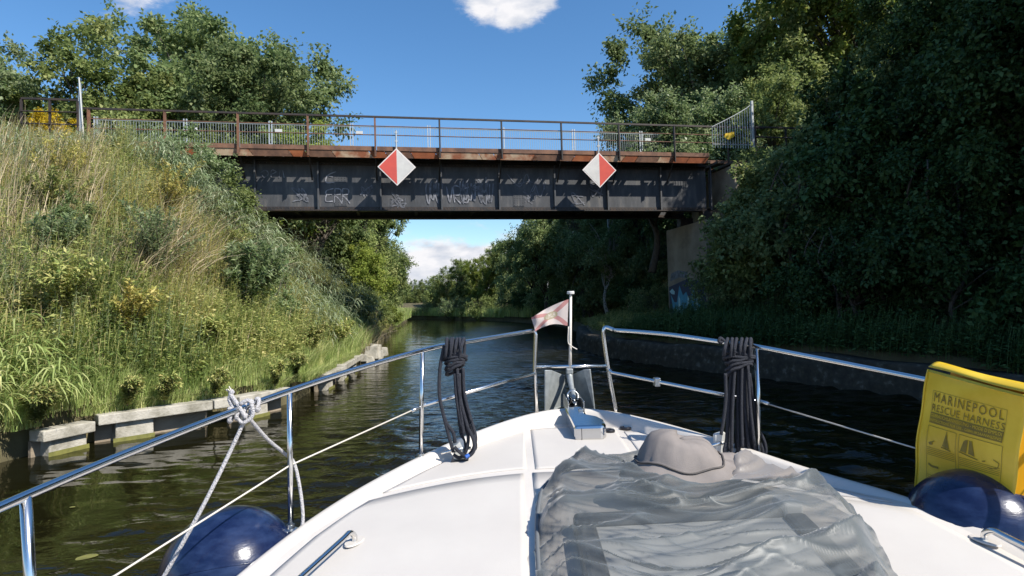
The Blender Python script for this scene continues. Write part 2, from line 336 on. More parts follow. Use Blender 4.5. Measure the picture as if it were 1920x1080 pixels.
def ground(x, y):
    x = np.asarray(x, float); y = np.asarray(y, float)
    dW = np.maximum(0, np.abs(y-yc(x))-2.7)
    dWl = np.maximum(0, np.abs(y-yc(x))-1.95)
    hl = 7.4-np.hypot(.35*np.maximum(0, x+12.8), .52*dWl)
    hr = 7.45-np.hypot(1.2*np.maximum(0, 8.9-x), .62*dW)
    left = x < -1
    dist = np.where(left, XL(y)-x, x-XR(y))
    hl = np.minimum(hl, .45+1.0*np.maximum(dist-.15, 0)); hr = np.minimum(hr, .66+.2*np.minimum(dist, 3)+1.3*np.maximum(dist-np.interp(y, [14.5, 18, 20, 24, 28, 36], [1.8, 2.8, 3.6, 4.8, 5.2, 3]), 0))
    base = np.where(left, .47, .62)+np.clip(dist, 0, 30)*.055
    base = base+np.clip((y-90)/60, 0, 1)*1.0
    h = smax(base, np.where(left, hl, hr), .5)
    bump = .13*np.sin(x*1.7+y*.9)*np.sin(y*1.3-x*.6)*np.clip(dist-.5, 0, 1)
    return h+bump
ys = np.unique(np.concatenate([np.linspace(-60, 0, 9), np.linspace(0, 8, 12), np.linspace(8, 34, 80), np.linspace(34, 70, 36), np.linspace(70, 115, 60), np.array([120, 130, 150, 200, 300, 500, 900])]))
dl = np.array([600, 300, 150, 90, 60, 45, 36, 30]+list(np.linspace(26, .5, 66)))
rows = []
for y in ys:
    if y <= 112:
        xl, xr = float(XL(y)), float(XR(y))
        if y > 92: pass
        xs = list(xl-dl); zs = list(ground(xl-dl, np.full(len(dl), y)))
        xs += [xl-.44, xl+.6]+[xl+.6+(xr-xl-1.2)*t for t in (.33, .66)]+[xr-.6, xr+.3]; zs += [-.7, -1.6, -1.9, -1.9, -1.6, -.7]
        xs += list(xr+dl[::-1]); zs += list(ground(np.maximum(xr+dl[::-1], -.99), np.full(len(dl), y)))
    else:
        xl = -100-600*0; xs = list(-60-dl)+[-59, -58, -57, -56, -55, -54]+list(-50+dl[::-1]); zs = [float(ground(-1, 60))+1.2]*len(xs)
    rows.append([(x, float(y), float(z)) for x, z in zip(xs, zs)])
g = MB().grid(rows); go = obj('ground', g, 'soil', smooth=True); tagk(go, kind='structure')
wxs = np.concatenate([[-700, -150, -60, -30, -16, -11], np.linspace(-9, 9.5, 330), [11, 14, 22, 45, 120, 700]])
wys = [-60., -20, -8, -3, 0, 1, 1.5]
while wys[-1] < 75: wys.append(wys[-1]+max(.055, .0065*wys[-1]))
wys = np.array(wys+[80, 90, 105, 150, 300, 900.]); WX, WY = np.meshgrid(wxs, wys); WR = np.random.RandomState(5); WZ = np.zeros_like(WX); CH = np.zeros_like(WX)
for i in range(46):
    lam = .22*(1/.22)**(WR.rand()**1.3); th = math.radians(78)+WR.normal()*.55; kx, ky = math.cos(th)*6.283/lam, math.sin(th)*6.283/lam
    fade = np.clip((lam/np.maximum(.055, .0065*WY)-2.2)/2.5, 0, 1)
    WZ += fade*lam*.0088*np.sin(kx*WX+ky*WY+WR.rand()*6.283+.8*np.sin(WX*.5+i)+.6*np.sin(WY*.37+i*2))
def ss(a, b__, x): t = np.clip((x-a)/(b__-a), 0, 1); return t*t*(3-2*t)
amp = .10+.90*ss(2.0, 6.0, WX-XL(WY)); amp *= .75+.35*np.sin(WX*.45+1.1*np.sin(WY*.21))*np.sin(WY*.33+.7)
amp *= np.where((WX < -9) | (WX > 9.5) | (WY < 1) | (WY > 75), 0, 1)
WV = np.stack([WX, WY, WZ*amp], -1).reshape(-1, 3); nxw = len(wxs); jj, ii = np.meshgrid(np.arange(len(wys)-1), np.arange(nxw-1), indexing='ij'); q0 = (jj*nxw+ii).ravel()
wo_ = link('river', npmesh('river', WV, np.stack([q0, q0+1, q0+nxw+1, q0+nxw], 1), 'river_water', smooth=True)); tagk(wo_, kind='structure')

# ------------------------------------------------------------------ quay walls
def quay_piece(a, b_, label, zt=.5, width=.34, th=.17, blocks=True, grp='concrete quay beams along the left bank'):
    a = np.array(a, float); b_ = np.array(b_, float); d = b_-a; L = np.hypot(*d); u = d/L; n = np.array([-u[1], u[0]])   # n points away from the water (left)
    t = thing('quay_beam', label, 'quay wall', (a[0], a[1], 0), grp)
    def f(s, w, z): p = a+u*s+n*w; return (p[0], p[1], z)
    obj('cap_beam', MB().box(0, L, 0, width, zt-th, zt, f), 'concrete', t, bevel=.015)
    if blocks:
        k = max(1, int(L/1.35)); 
        for i in range(k):
            s0 = (i+.12)*L/k; s1 = s0+.62
            obj('pile_block', MB().add([f(s0, .04, -.8), f(s1, .04, -.8), f(s1, .10, zt-th-.003), f(s0+.05, .10, zt-th-.003), f(s0, .5, -.8), f(s1, .5, -.8), f(s1, .45, zt-th-.003), f(s0+.05, .45, zt-th-.003)],
                [(0, 1, 2, 3), (5, 4, 7, 6), (4, 0, 3, 7), (1, 5, 6, 2), (3, 2, 6, 7), (4, 5, 1, 0)]), 'concrete', t, bevel=.02)
            obj('algae_band', MB().add([f(s0-.004, .035, -.05), f(s1+.004, .035, -.05), f(s1+.004, .045, .07), f(s0, .045, .07)], [(0, 1, 2, 3)]), 'algae', t)
        obj('back_panel', MB().box(0, L, .3, .36, -.9, zt-th-.003, f), 'concrete_dark', t)
    return t
quay_piece((-7.25, 9.05), (-6.98, 9.80), 'short weathered concrete quay beam half buried in reeds at the near end of the left bank', .42)
quay_piece((-6.97, 9.85), (-5.72, 11.15), 'long pale concrete quay beam above dark recesses on the left bank', .5)
quay_piece((-5.70, 11.17), (-5.42, 11.50), 'short vine covered concrete quay beam between two long pale ones', .5, blocks=False)
quay_piece((-5.38, 11.52), (-4.84, 12.75), 'pale concrete quay beam just behind the white fender knot', .5)
quay_piece((-4.88, 15.4), (-4.96, 17.2), 'broken mossy concrete quay beam far along the left bank', .46)
quay_piece((-4.98, 17.3), (-5.42, 21.2), 'farthest straight pale concrete quay beam on the left bank, ending before the rubble', .5)
# rubble heap at the end
rb = MB()
for i in range(16):
    c = np.array([-5.5-rnd.random()*.5, 22.6+rnd.random()*2.8, .05+rnd.random()*.4]); s_ = .12+rnd.random()*.22
    pts = [c+np.array([rnd.uniform(-1, 1), rnd.uniform(-1, 1), rnd.uniform(-.8, .8)])*s_ for _ in range(8)]
    a = [c+np.array(q)*s_*rnd.uniform(.7, 1.1) for q in [(-1, -1, -1), (1, -1, -1), (1, 1, -1), (-1, 1, -1), (-.8, -.8, .8), (.9, -.7, .9), (.7, .9, .6), (-.9, .8, .8)]]
    rb.add(a, [(0, 3, 2, 1), (4, 5, 6, 7), (0, 1, 5, 4), (1, 2, 6, 5), (2, 3, 7, 6), (3, 0, 4, 7)])
tagk(obj('rubble', rb, 'concrete', bevel=.03, off=(-5.7, 24, 0)), 'heap of broken pale concrete at the water edge under the bridge', 'rubble', kind='stuff')
# right bank wall: rough dark wall following the bank
yy = np.concatenate([np.linspace(-40, 8, 20), np.linspace(8.3, 27, 110), np.linspace(27.3, 34, 14)])
P = []
for zf, w in ((-1.4, -.06), (-.05, -.05), (.12, -.02), (.35, 0), (.55, .02), (.72, .05), (.78, .12), (.78, .55), (.3, .6)):
    row = []
    for y in yy:
        j = noise.noise(Vector((y*1.3, zf*3, 3.1)))*.09+noise.noise(Vector((y*4.3, zf*5, 9.1)))*.04
        zt = zf*(1 if zf < .3 else (.93+.10*noise.noise(Vector((y*.8, 0, 0)))))
        row.append((float(XR(y))+w+j-.06, y, zt-(.12 if y < 14 and zf > .3 else 0)*min(1, (14-y)/4 if y < 14 else 0)))
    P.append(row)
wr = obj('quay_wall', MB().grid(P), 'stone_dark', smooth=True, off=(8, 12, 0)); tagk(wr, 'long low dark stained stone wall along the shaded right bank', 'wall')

# ------------------------------------------------------------------ bridge
BR = thing('railway_bridge', 'old riveted steel girder railway bridge with rusty walkway and graffiti crossing the canal', 'bridge', (0, 21.7, 0))
def sx_of(px, w=0.0, py=300):
    """distance along the bridge seen at this picture column, on the vertical plane at offset w"""
    r = ray(px, py); o = np.array([0., 0.]); base = BO+BN*w
    # solve o + r*t = base + BU*s
    A = np.array([[r[0], -BU[0]], [r[1], -BU[1]]]); t, s = np.linalg.solve(A, base); return s
S0, S1 = -4.0, 15.6            # girder ends
posts = [sx_of(x, 0, 250) for x in (311, 453, 578, 707, 826, 940, 1053, 1158, 1263)]
pitch_ = (posts[-1]-posts[0])/(len(posts)-1); posts = [posts[0]+i*pitch_ for i in range(-1, len(posts)+1)]
PS0, PS1 = posts[0], posts[-1]
ZD = 7.93
stiff = [sx_of(x, .88, 350) for x in (480.5, 598.5, 715, 828.5, 936.5, 1040, 1139, 1238)]
wg = .90
def bbox(mb, s0, s1, w0, w1, z0, z1): return mb.box(s0, s1, w0, w1, z0, z1, W2)
for w0, nm in ((wg, 'girder'), (wg+2.0, 'girder')):
    gm = MB(); bbox(gm, S0, S1, w0, w0+.02, 5.78, 7.56)
    gi = obj(nm, gm, 'bridge_steel', BR)
    fl = MB(); bbox(fl, S0, S1, w0-.16, w0+.18, 7.565, 7.60); bbox(fl, S0, S1, w0-.16, w0+.18, 5.735, 5.775)
    bbox(fl, S0, S1, w0-.015, w0-.003, 5.78, 5.90); bbox(fl, S0, S1, w0-.015, w0-.003, 7.44, 7.56)
    obj('flange', fl, 'dark_steel', gi)
    if w0 == wg:
        for i, s in enumerate(stiff+[stiff[-1]+2.2]):
            sm_ = MB(); bbox(sm_, s-.006, s+.006, w0-.15, w0-.017, 5.78, 7.56); bbox(sm_, s-.06, s-.008, w0-.016, w0-.004, 5.905, 7.435)
            bbox(sm_, s-.05, s-.006, w0-.15, w0-.14, 5.78, 7.56)
            obj('stiffener', sm_, 'bridge_steel', gi)
        # rivet rows
        rv = MB()
        def rivet(s, z, w=w0-.016):
            c = W2(s, w, z); n_ = -BN; k = 5; vs = []
            for r_, h_ in ((.018, 0), (.011, .012)):
                for j in range(k):
                    a = 2*math.pi*j/k; p = BO+BU*(s+r_*math.cos(a))+BN*(w-h_); vs.append((p[0], p[1], z+r_*math.sin(a)))
            rv.add(vs, [(j, (j+1) % k, k+(j+1) % k, k+j) for j in range(k)]+[tuple(range(k, 2*k))])
        s = S0+.05
        while s < S1:
            rivet(s, 5.84); rivet(s, 7.50); s += .125
        for sc_ in (stiff[1]+.75, stiff[4]+.75):       # splice plates with rivet fields
            pl = MB(); bbox(pl, sc_-.22, sc_+.22, w0-.016, w0-.004, 5.93, 7.40); obj('splice_plate', pl, 'bridge_steel', gi)
            for a in range(4):
                for z in np.arange(5.98, 7.38, .09): rivet(sc_-.17+a*.113, z, w0-.017)
        for st_ in stiff:
            for z in np.arange(5.98, 7.4, .13): rivet(st_-.034, z, w0-.017)
        obj('rivets', rv, 'bridge_steel', gi)['kind'] = 'stuff'
bm_ = MB()
for i, s in enumerate(np.arange(S0+1, S1, 2.25)):
    bbox(bm_, s-.06, s+.06, wg+.03, wg+1.99, 5.85, 6.05)
    bm_.tube([W2(s, wg+.1, 6.0), W2(s+2.1, wg+1.9, 6.0)], .04, 4); bm_.tube([W2(s, wg+1.9, 5.98), W2(s+2.1, wg+.1, 5.98)], .04, 4)
obj('cross_bracing', bm_, 'dark_steel', BR)
# sleepers and rails
sl_ = MB(); s = S0-6
while s < S1+6: bbox(sl_, s, s+.30, wg-.22, wg+2.25, 7.70, 7.80); s += .62
obj('sleepers', sl_, 'timber', BR); obj('stringer', bbox(MB(), S0, S1, wg-.12, wg+.12, 7.604, 7.695), 'dark_steel', BR); obj('sun_block_plate', bbox(MB(), S0, S1, wg+.25, wg+1.9, 7.54, 7.56), 'dark_steel', BR)  # last one: added sheet, stops sun between the sleepers reaching the parts below
for w in (wg+.28, wg+1.72): obj('rail', bbox(MB(), S0-8, S1+8, w-.035, w+.035, 7.803, 7.94), 'rust_brown', BR)
# near walkway: edge beam, plates, slot with debris, brackets
e0, e1 = sx_of(238, 0, 270), S1-.3
for i, s in enumerate(posts):
    a = max(s, e0); b2 = min(s+pitch_, e1)
    if b2 > a+.2: obj('edge_beam', bbox(MB(), a+.05, b2-.012, -.02, .05, 7.775, ZD), 'rust_brown', BR)
cur = e0
while cur < e1:
    L = rnd.choice([.9, 1.3, 1.6, .55, .7]); b2 = min(cur+L, e1)
    obj('walkway_plate', bbox(MB(), cur+.008, b2-.008, .055, .20, 7.79, 7.81), rnd.choice(['rust', 'rust', 'rust_pale', 'rust_brown']), BR)
    obj('walkway_plate', MB().box(cur+.008, b2-.008, .36, .80, 7.755, 7.775, W2), rnd.choice(['rust', 'rust', 'rust', 'rust_pale']), BR)
    k_ = .16*(1 if cur < 7.5 else -1); sk = MB(); sk.add([W2(cur+.012, .0, 7.768), W2(b2-.012, .0, 7.768), W2(b2-.012+k_, .06, 7.535), W2(cur+.012+k_, .06, 7.535), W2(cur+.012, .012, 7.768), W2(b2-.012, .012, 7.768), W2(b2-.012+k_, .072, 7.535), W2(cur+.012+k_, .072, 7.535)], [(0, 1, 2, 3), (4, 7, 6, 5), (0, 4, 5, 1), (3, 2, 6, 7), (0, 3, 7, 4), (1, 5, 6, 2)])
    obj('sunlit_underside', sk, rnd.choice(['rust', 'rust', 'rust', 'rust_pale', 'rust_brown']), BR)  # stands for the walkway underside, set nearly upright so it catches the sun
    cur = b2
sl_ = MB(); cur = e0
while cur < e1:
    L = rnd.uniform(.14, .36); h_ = rnd.choice([0, 0, 1, 2])
    if h_: bbox(sl_, cur, cur+L*.8, .205, .355 if h_ == 2 else rnd.uniform(.26, .33), 7.785, 7.805)
    cur += L
obj('walkway_planks', sl_, 'rust', BR)
for s in posts[1:-1]:
    bk = MB(); bbox(bk, s-.035, s+.035, -.015, .86, 7.66, 7.745)
    bk.tube([W2(s, .04, 7.68), W2(s, wg-.16, 6.85)], .028, 4); obj('bracket', bk, 'dark_steel', BR)
# near railing
for i, s in enumerate(posts):
    pm = MB(); bbox(pm, s-.03, s+.03, -.075, -.022, 7.55, 8.96); bbox(pm, s-.03, s-.02, -.13, -.075, 7.55, 8.96)
    obj('railing_post', pm, 'rust_brown' if i < 5 else 'dark_steel', BR)
zt = 8.98
xa, xb = sx_of(148, -.05, 200), PS1+1.6
obj('handrail', bbox(MB(), posts[0]-.3, xb, -.085, -.03, zt-.03, zt+.035), 'dark_steel', BR)
for z in (8.66, 8.34): obj('mid_rail', MB().tube([W2(posts[0]-.1, -.02, z), W2(xb, -.02, z)], .018, 6), 'rust_brown', BR)
# far railing: grey bar fence panels with zinc posts
wf = 3.9; fp = [sx_of(x, wf, 240) for x in (180, 331, 497, 651, 803, 940, 1072, 1202, 1322)]
fp = [fp[0]+i*(fp[-1]-fp[0])/8 for i in range(0, 9)]
for i, s in enumerate(fp):
    pm = MB(); bbox(pm, s-.075, s-.03, wf-.03, wf+.03, 7.6, 9.93); bbox(pm, s+.03, s+.075, wf-.03, wf+.03, 7.6, 9.93); bbox(pm, s-.03, s+.03, wf-.02, wf+.02, 8.9, 9.0)
    obj('fence_post', pm, 'zinc', BR)
    if i < len(fp)-1:
        fm = MB(); s2 = fp[i+1]
        for z in (8.05, 8.45, 9.8): bbox(fm, s+.08, s2-.08, wf-.012, wf+.012, z-.012, z+.012)
        x_ = s+.14
        while x_ < s2-.1: bbox(fm, x_-.0065, x_+.0065, wf-.008, wf+.008, 7.95, 9.8); x_ += .10
        obj('fence_panel', fm, 'fence_grey', BR)
        pl = MB(); bbox(pl, s+.18, s+.46, wf-.05, wf-.02, 9.48, 9.60)
        if i in (1, 2, 3, 7): obj('cable_box', pl, 'plate_white', BR)
obj('far_walkway', bbox(MB(), S0-3, S1+3, wg+2.3, wf+.05, 7.6, 7.66), 'rust_brown', BR)

# fan shaped climb guards
def fan(name_s, poly_w, px_list, label): pass
def climb_guard(s_post, sdir, w, ztop, zlow, L, label, zb):
    t = thing('climb_guard', label, 'climb guard', W2(s_post, w, zb))
    obj('guard_post', MB().box(s_post-.04, s_post+.04, w-.04, w+.04, zb, ztop+.12, W2), 'zinc', t)
    fm = MB(); n = 16
    top = lambda q: ztop-(ztop-zlow)*q**.85
    for i in range(n):
        q = (i+1)/n; s = s_post+sdir*L*q; fm.tube([W2(s, w, zb+.1), W2(s, w, top(q))], .011, 4)
    fm.tube([W2(s_post+sdir*L*q, w, top(q)) for q in np.linspace(0, 1, 8)], .016, 5)
    fm.tube([W2(s_post, w, zb+.25), W2(s_post+sdir*L, w, zb+.25)], .016, 5)
    obj('guard_bars', fm, 'zinc', t); return t
sR = sx_of(1411, -.2, 220)
climb_guard(sR, -1, -.18, PY(1411, 196, 23.5)[2], PY(1340, 240, 23.3)[2], sR-sx_of(1335, -.2, 220), 'grey fan of vertical bars rising to a tall post at the right railing end', 8.0)
sL = sx_of(150, -.3, 220)
tL = thing('pointed_post', 'narrow pale steel post tapering to a point at the left end of the bridge railing', 'post', W2(sL, -.3, 7.6))
q = [W2(sL-.12, -.3, 7.55), W2(sL+.12, -.3, 7.55), W2(sL+.06, -.3, 8.9), W2(sL+.03, -.3, 9.75), W2(sL-.03, -.3, 9.78), W2(sL-.06, -.3, 8.9)]
obj('post_plate', MB().prism(q, (-BN[0]*-.03, -BN[1]*-.03, 0)), 'zinc', tL)
obj('post_edge', MB().tube([W2(sL+.14, -.34, 7.6), W2(sL+.06, -.34, 8.9), W2(sL+.0, -.34, 9.9)], .022, 6), 'plate_white', tL)

# approach railings beyond the bridge ends
def approach(sa, sb, wa, zt_, n, label, step=0):
    t = thing('approach_railing', label, 'railing', W2(sa, wa, zt_-1.2))
    for i in range(n):
        s = sa+(sb-sa)*i/(n-1); obj('railing_post', MB().box(s-.03, s+.03, wa-.03, wa+.03, zt_-1.3, zt_-.033, W2), 'dark_steel', t)
    obj('handrail', MB().box(sa, sb, wa-.035, wa+.035, zt_-.03, zt_+.03, W2), 'dark_steel', t)
    for k in (.42, .82): obj('mid_rail', MB().tube([W2(sa, wa-.05, zt_-k), W2(sb, wa-.05, zt_-k)], .025, 6), 'dark_steel', t)
approach(sx_of(40, -.3, 200), sx_of(146, -.3, 200), -.3, 9.17, 3, 'short black three rail railing on the concrete ledge left of the bridge')
approach(sR+.1, sR+4.2, -.18, 8.98, 4, 'black railing running from the right bridge end into the trees')

# abutments
def abut(s0, s1, label, gname):
    t = thing('bridge_abutment', label, 'abutment', W2(.5*(s0+s1), 2, 0))
    obj('bearing_wall', MB().box(s0, s1, .35, 3.9, -.8, 5.32, W2), 'concrete_dark', t, bevel=.03)
    for w_ in (wg, wg+2.0): obj('bearing', MB().box(s0+.15 if gname == 'r' else s1-.75, s0+.75 if gname == 'r' else s1-.15, w_-.15, w_+.2, 5.323, 5.73, W2), 'dark_steel', t)
    return t
sA = sx_of(1252, 3.9, 520)
aR = abut(sA, sA+5.0, 'brown concrete bridge abutment with blue graffiti half hidden by dark bushes', 'r')
obj('back_wall', MB().box(sA+1.3, sA+5.0, .2, 3.9, 5.323, 7.55, W2), 'concrete_dark', aR)
aL = abut(S0-5.2, sx_of(492, .9, 420)-.3, 'concrete abutment of the bridge behind the reeds on the left bank', 'l')
obj('back_wall', MB().box(S0-5.2, S0-.05, .2, 3.9, 5.323, 7.55, W2), 'concrete_dark', aL)
led = MB(); sl0, sl1 = sx_of(75, -.35, 240), sx_of(168, -.35, 260)
led.add([W2(sl0, -.5, 7.95), W2(sl1-.9, -.5, 7.95), W2(sl1, -.5, 7.62), W2(sl1, -.5, 7.42), W2(sl1-.8, -.5, 7.62), W2(sl0, -.5, 7.75)]+[W2(sl0, .9, 7.95), W2(sl1-.9, .9, 7.95), W2(sl1, .9, 7.62), W2(sl1, .9, 7.42), W2(sl1-.8, .9, 7.62), W2(sl0, .9, 7.75)],
    [(5, 4, 1, 0), (4, 3, 2, 1), (6, 7, 10, 11), (7, 8, 9, 10), (0, 1, 7, 6), (1, 2, 8, 7), (2, 3, 9, 8), (3, 4, 10, 9), (4, 5, 11, 10), (5, 0, 6, 11)])
obj('ledge', led, 'concrete', aL)

# graffiti: strokes on the girder web
def strokes(name, lines, m_, parent, w, s_off, z_off, sc1, wd=.035, squash=1):
    """flat painted strokes in the (s,z) plane"""
    mb = MB()
    for ln in lines:
        p = spline([np.array((a, b_, 0.)) for a, b_ in ln], 5) if len(ln) > 2 else [np.array((a, b_, 0.)) for a, b_ in ln]
        top = []; 
        for i, q in enumerate(p):
            t = p[min(i+1, len(p)-1)]-p[max(i-1, 0)]; t = t/(np.linalg.norm(t)+1e-9); nn = np.array([-t[1], t[0], 0])*wd*(.6+.5*abs(math.sin(i*.7)))
            top.append((q+nn, q-nn))
        vs = []
        for a, b_ in top:
            for q in (a, b_): vs.append(W2(s_off+q[0]*sc1, w, z_off+q[1]*sc1*squash))
        mb.add(vs, [(2*i, 2*i+1, 2*i+3, 2*i+2) for i in range(len(top)-1)])
    return obj(name, mb, m_, parent)
GW = wg-.022
E_ = [[(.55, .95), (.1, .8), (.1, .55), (.45, .55), (.1, .5), (.05, .1), (.5, .1)]]
def R_(x): return [[(x+.05, 0), (x+.1, .95)], [(x+.1, .95), (x+.45, .9), (x+.45, .6), (x+.1, .5), (x+.3, .3), (x+.55, -.05)]]
s1 = stiff[1]
strokes('graffiti', [[(.5, 1.35), (.2, 1.2), (.15, .95), (.45, .95)], [(.15, 1.2), (.4, 1.15)]], 'graf_white', BR, GW, s1+.1, 5.85, 1.0, .022)
strokes('graffiti', E_+R_(.55)+R_(1.05), 'graf_white', BR, GW, s1+.2, 6.05, .55, .035)
s1 = stiff[3]
strokes('graffiti', [[(.1, .9), (.25, .1), (.4, .9)], [(.5, .1), (.45, .9), (.8, .85), (.75, .5), (.45, .45), (.8, .05)], [(1.25, .9), (.95, .75), (1.2, .45), (1.15, .1), (.85, .15)]], 'graf_white', BR, GW, s1+.1, 6.0, .75, .035)
for a in (stiff[2]+1.75, stiff[3]+1.45, stiff[3]+.75):
    ls = [[(rnd.uniform(0, .1)+i*.16, rnd.uniform(.9, 1.2)), (rnd.uniform(-.1, .1)+i*.16, .6), (rnd.uniform(0, .1)+i*.16+.1, rnd.uniform(0, .2)), (i*.16+.22, .9)] for i in range(4)]
    strokes('graffiti', ls, 'graf_pale', BR, GW, a-.1, 6.0, .9, .03)
s1 = stiff[4]
strokes('graffiti', [[(.2, 1.3), (.7, .8), (1.0, 1.3), (1.2, .6), (1.5, 1.2), (1.7, .7)], [(.6, .9), (1.1, 1.0), (1.3, .9)], [(1.3, 1.0), (1.5, .4), (1.75, 1.0)], [(.9, .2), (1.3, .9)]], 'graf_pale', BR, GW, s1+.1, 5.9, 1., .014)
for q, (a, h_) in enumerate(((stiff[0]+1.2, 6.1), (stiff[1]+1.35, 6.3), (stiff[2]+.3, 5.95), (stiff[3]+1.1, 6.5), (stiff[4]+.9, 6.1), (stiff[5]+.6, 6.05), (stiff[5]+1.4, 6.4))):
    strokes('graffiti', [[(rnd.uniform(0, .9), rnd.uniform(0, .9)) for _ in range(rnd.choice((4, 5, 6)))] for _ in range(3)], 'graf_pale', BR, GW, a, h_-.1, .7, rnd.uniform(.012, .03))
strokes('graffiti', [[(.0, .2), (.2, .3), (.3, .15), (.15, 0), (.05, .12)], [(.4, .0), (.42, .3), (.6, .25), (.45, .15)], [(.75, .3), (.7, 0)], [(.85, .3), (.9, 0)]], 'graf_pale', BR, GW, stiff[0]+.15, 6.95, .9, .02)
# graffiti on the abutment face
AW = sA-.004
def patch(name, poly, m_, w): 
    mb = MB(); mb.add([W2(w, 3.85-a*2.0, z) for a, z in poly], [tuple(range(len(poly)))]); return obj(name, mb, m_, aR)
patch('graffiti', [(.03, .9), (1.7, .9), (1.7, 3.0), (1.5, 2.85), (.9, 3.0), (.03, 2.7)], 'graf_navy', AW-.001)
def flame(pts, m_, w): patch('graffiti', pts, m_, w)
flame([(.12, 2.35), (.22, 1.55), (.6, 1.0), (1.0, .92), (1.35, 1.3), (1.5, 2.0), (1.42, 2.2), (1.28, 1.75), (1.2, 2.75), (1.02, 2.0), (.86, 2.45), (.7, 2.3), (.55, 2.75), (.4, 2.0), (.28, 2.0)], 'graf_blue', AW-.004)
for sh in (0., .42, .8):
    flame([(.2+sh, 1.75), (.34+sh, 1.45), (.5+sh, 1.15), (.58+sh, 1.5), (.56+sh, 2.15), (.5+sh, 2.3), (.46+sh, 1.75), (.36+sh, 1.6)], 'graf_cyan', AW-.007)
flame([(.06, 2.5), (.2, 2.62), (.32, 2.48), (.3, 2.35), (.15, 2.38)], 'graf_cyan', AW-.007)
patch('graffiti', [(.1, 2.95), (.55, 3.1), (.9, 3.05), (.95, 3.3), (.5, 3.42), (.15, 3.3)], 'graf_pale', AW-.002)

# diamond signs
def diamond(px, py, half, redleft, label, polex, poletop, wt):
    s = sx_of(px, -.16, py); c = np.array(W2(s, -.16, 0)); 
    zc = PY(px, py, c[1])[2]; t = thing('navigation_sign', label, 'sign', W2(s, -.16, zc), 'red and white passage boards on the bridge')
    def D(k, a, b_): return W2(s+a*k, -.16-b_, 0)
    def quad(hd, w0, w1, side=None):
        mb = MB(); pts = [(0, hd), (hd, 0), (0, -hd), (-hd, 0)] if side is None else ([(0, hd), (0, -hd), (side*hd, 0)])
        vs = [W2(s+a, w0, zc+z) for a, z in pts]+[W2(s+a, w1, zc+z) for a, z in pts]; n = len(pts)
        mb.add(vs, [tuple(range(n)), tuple(range(n, 2*n))[::-1]]+[(i, (i+1) % n, n+(i+1) % n, n+i) for i in range(n)]); return mb
    obj('board', quad(half, -.16, -.14), 'sign_rim', t, bevel=.01)
    obj('red_half', quad(half-.035, -.166, -.162, -1 if redleft else 1), 'sign_red', t)
    obj('white_half', quad(half-.035, -.165, -.1615, 1 if redleft else -1), 'sign_white', t)
    pl = MB().tube([W2(s, -.11, zc-half*.8), W2(s, -.11, zc+half+.68)], .03, 8); obj('pole', pl, 'zinc', t)
    for z in (zc+half+.28, zc+half+.6): obj('clamp', MB().box(s-.05, s+.05, -.13, -.06, z-.03, z+.03, W2), 'zinc', t)
diamond(744, 313, .66, True, 'diamond sign with red left half and white right half, on the left of the bridge', 0, 0, 0)
diamond(1124, 319, .66, False, 'diamond sign with white left half and red right half, on the right of the bridge', 0, 0, 0)
# small yellow sign by the right guard
s = sx_of(1365, -.1, 255); c = W2(s, -.25, PY(1365, 255, W2(s, -.25, 0)[1])[2]); ty = thing('small_sign', 'small tilted yellow plate on the right end of the bridge railing', 'sign', c)
obj('plate', MB().add([(c[0]-.22, c[1], c[2]-.05), (c[0]-.06, c[1]-.01, c[2]-.16), (c[0]+.2, c[1]+.02, c[2]), (c[0]+.16, c[1]+.02, c[2]+.17), (c[0]-.2, c[1], c[2]+.1)], [(0, 1, 2, 3, 4)]), 'yellow_sign', ty)
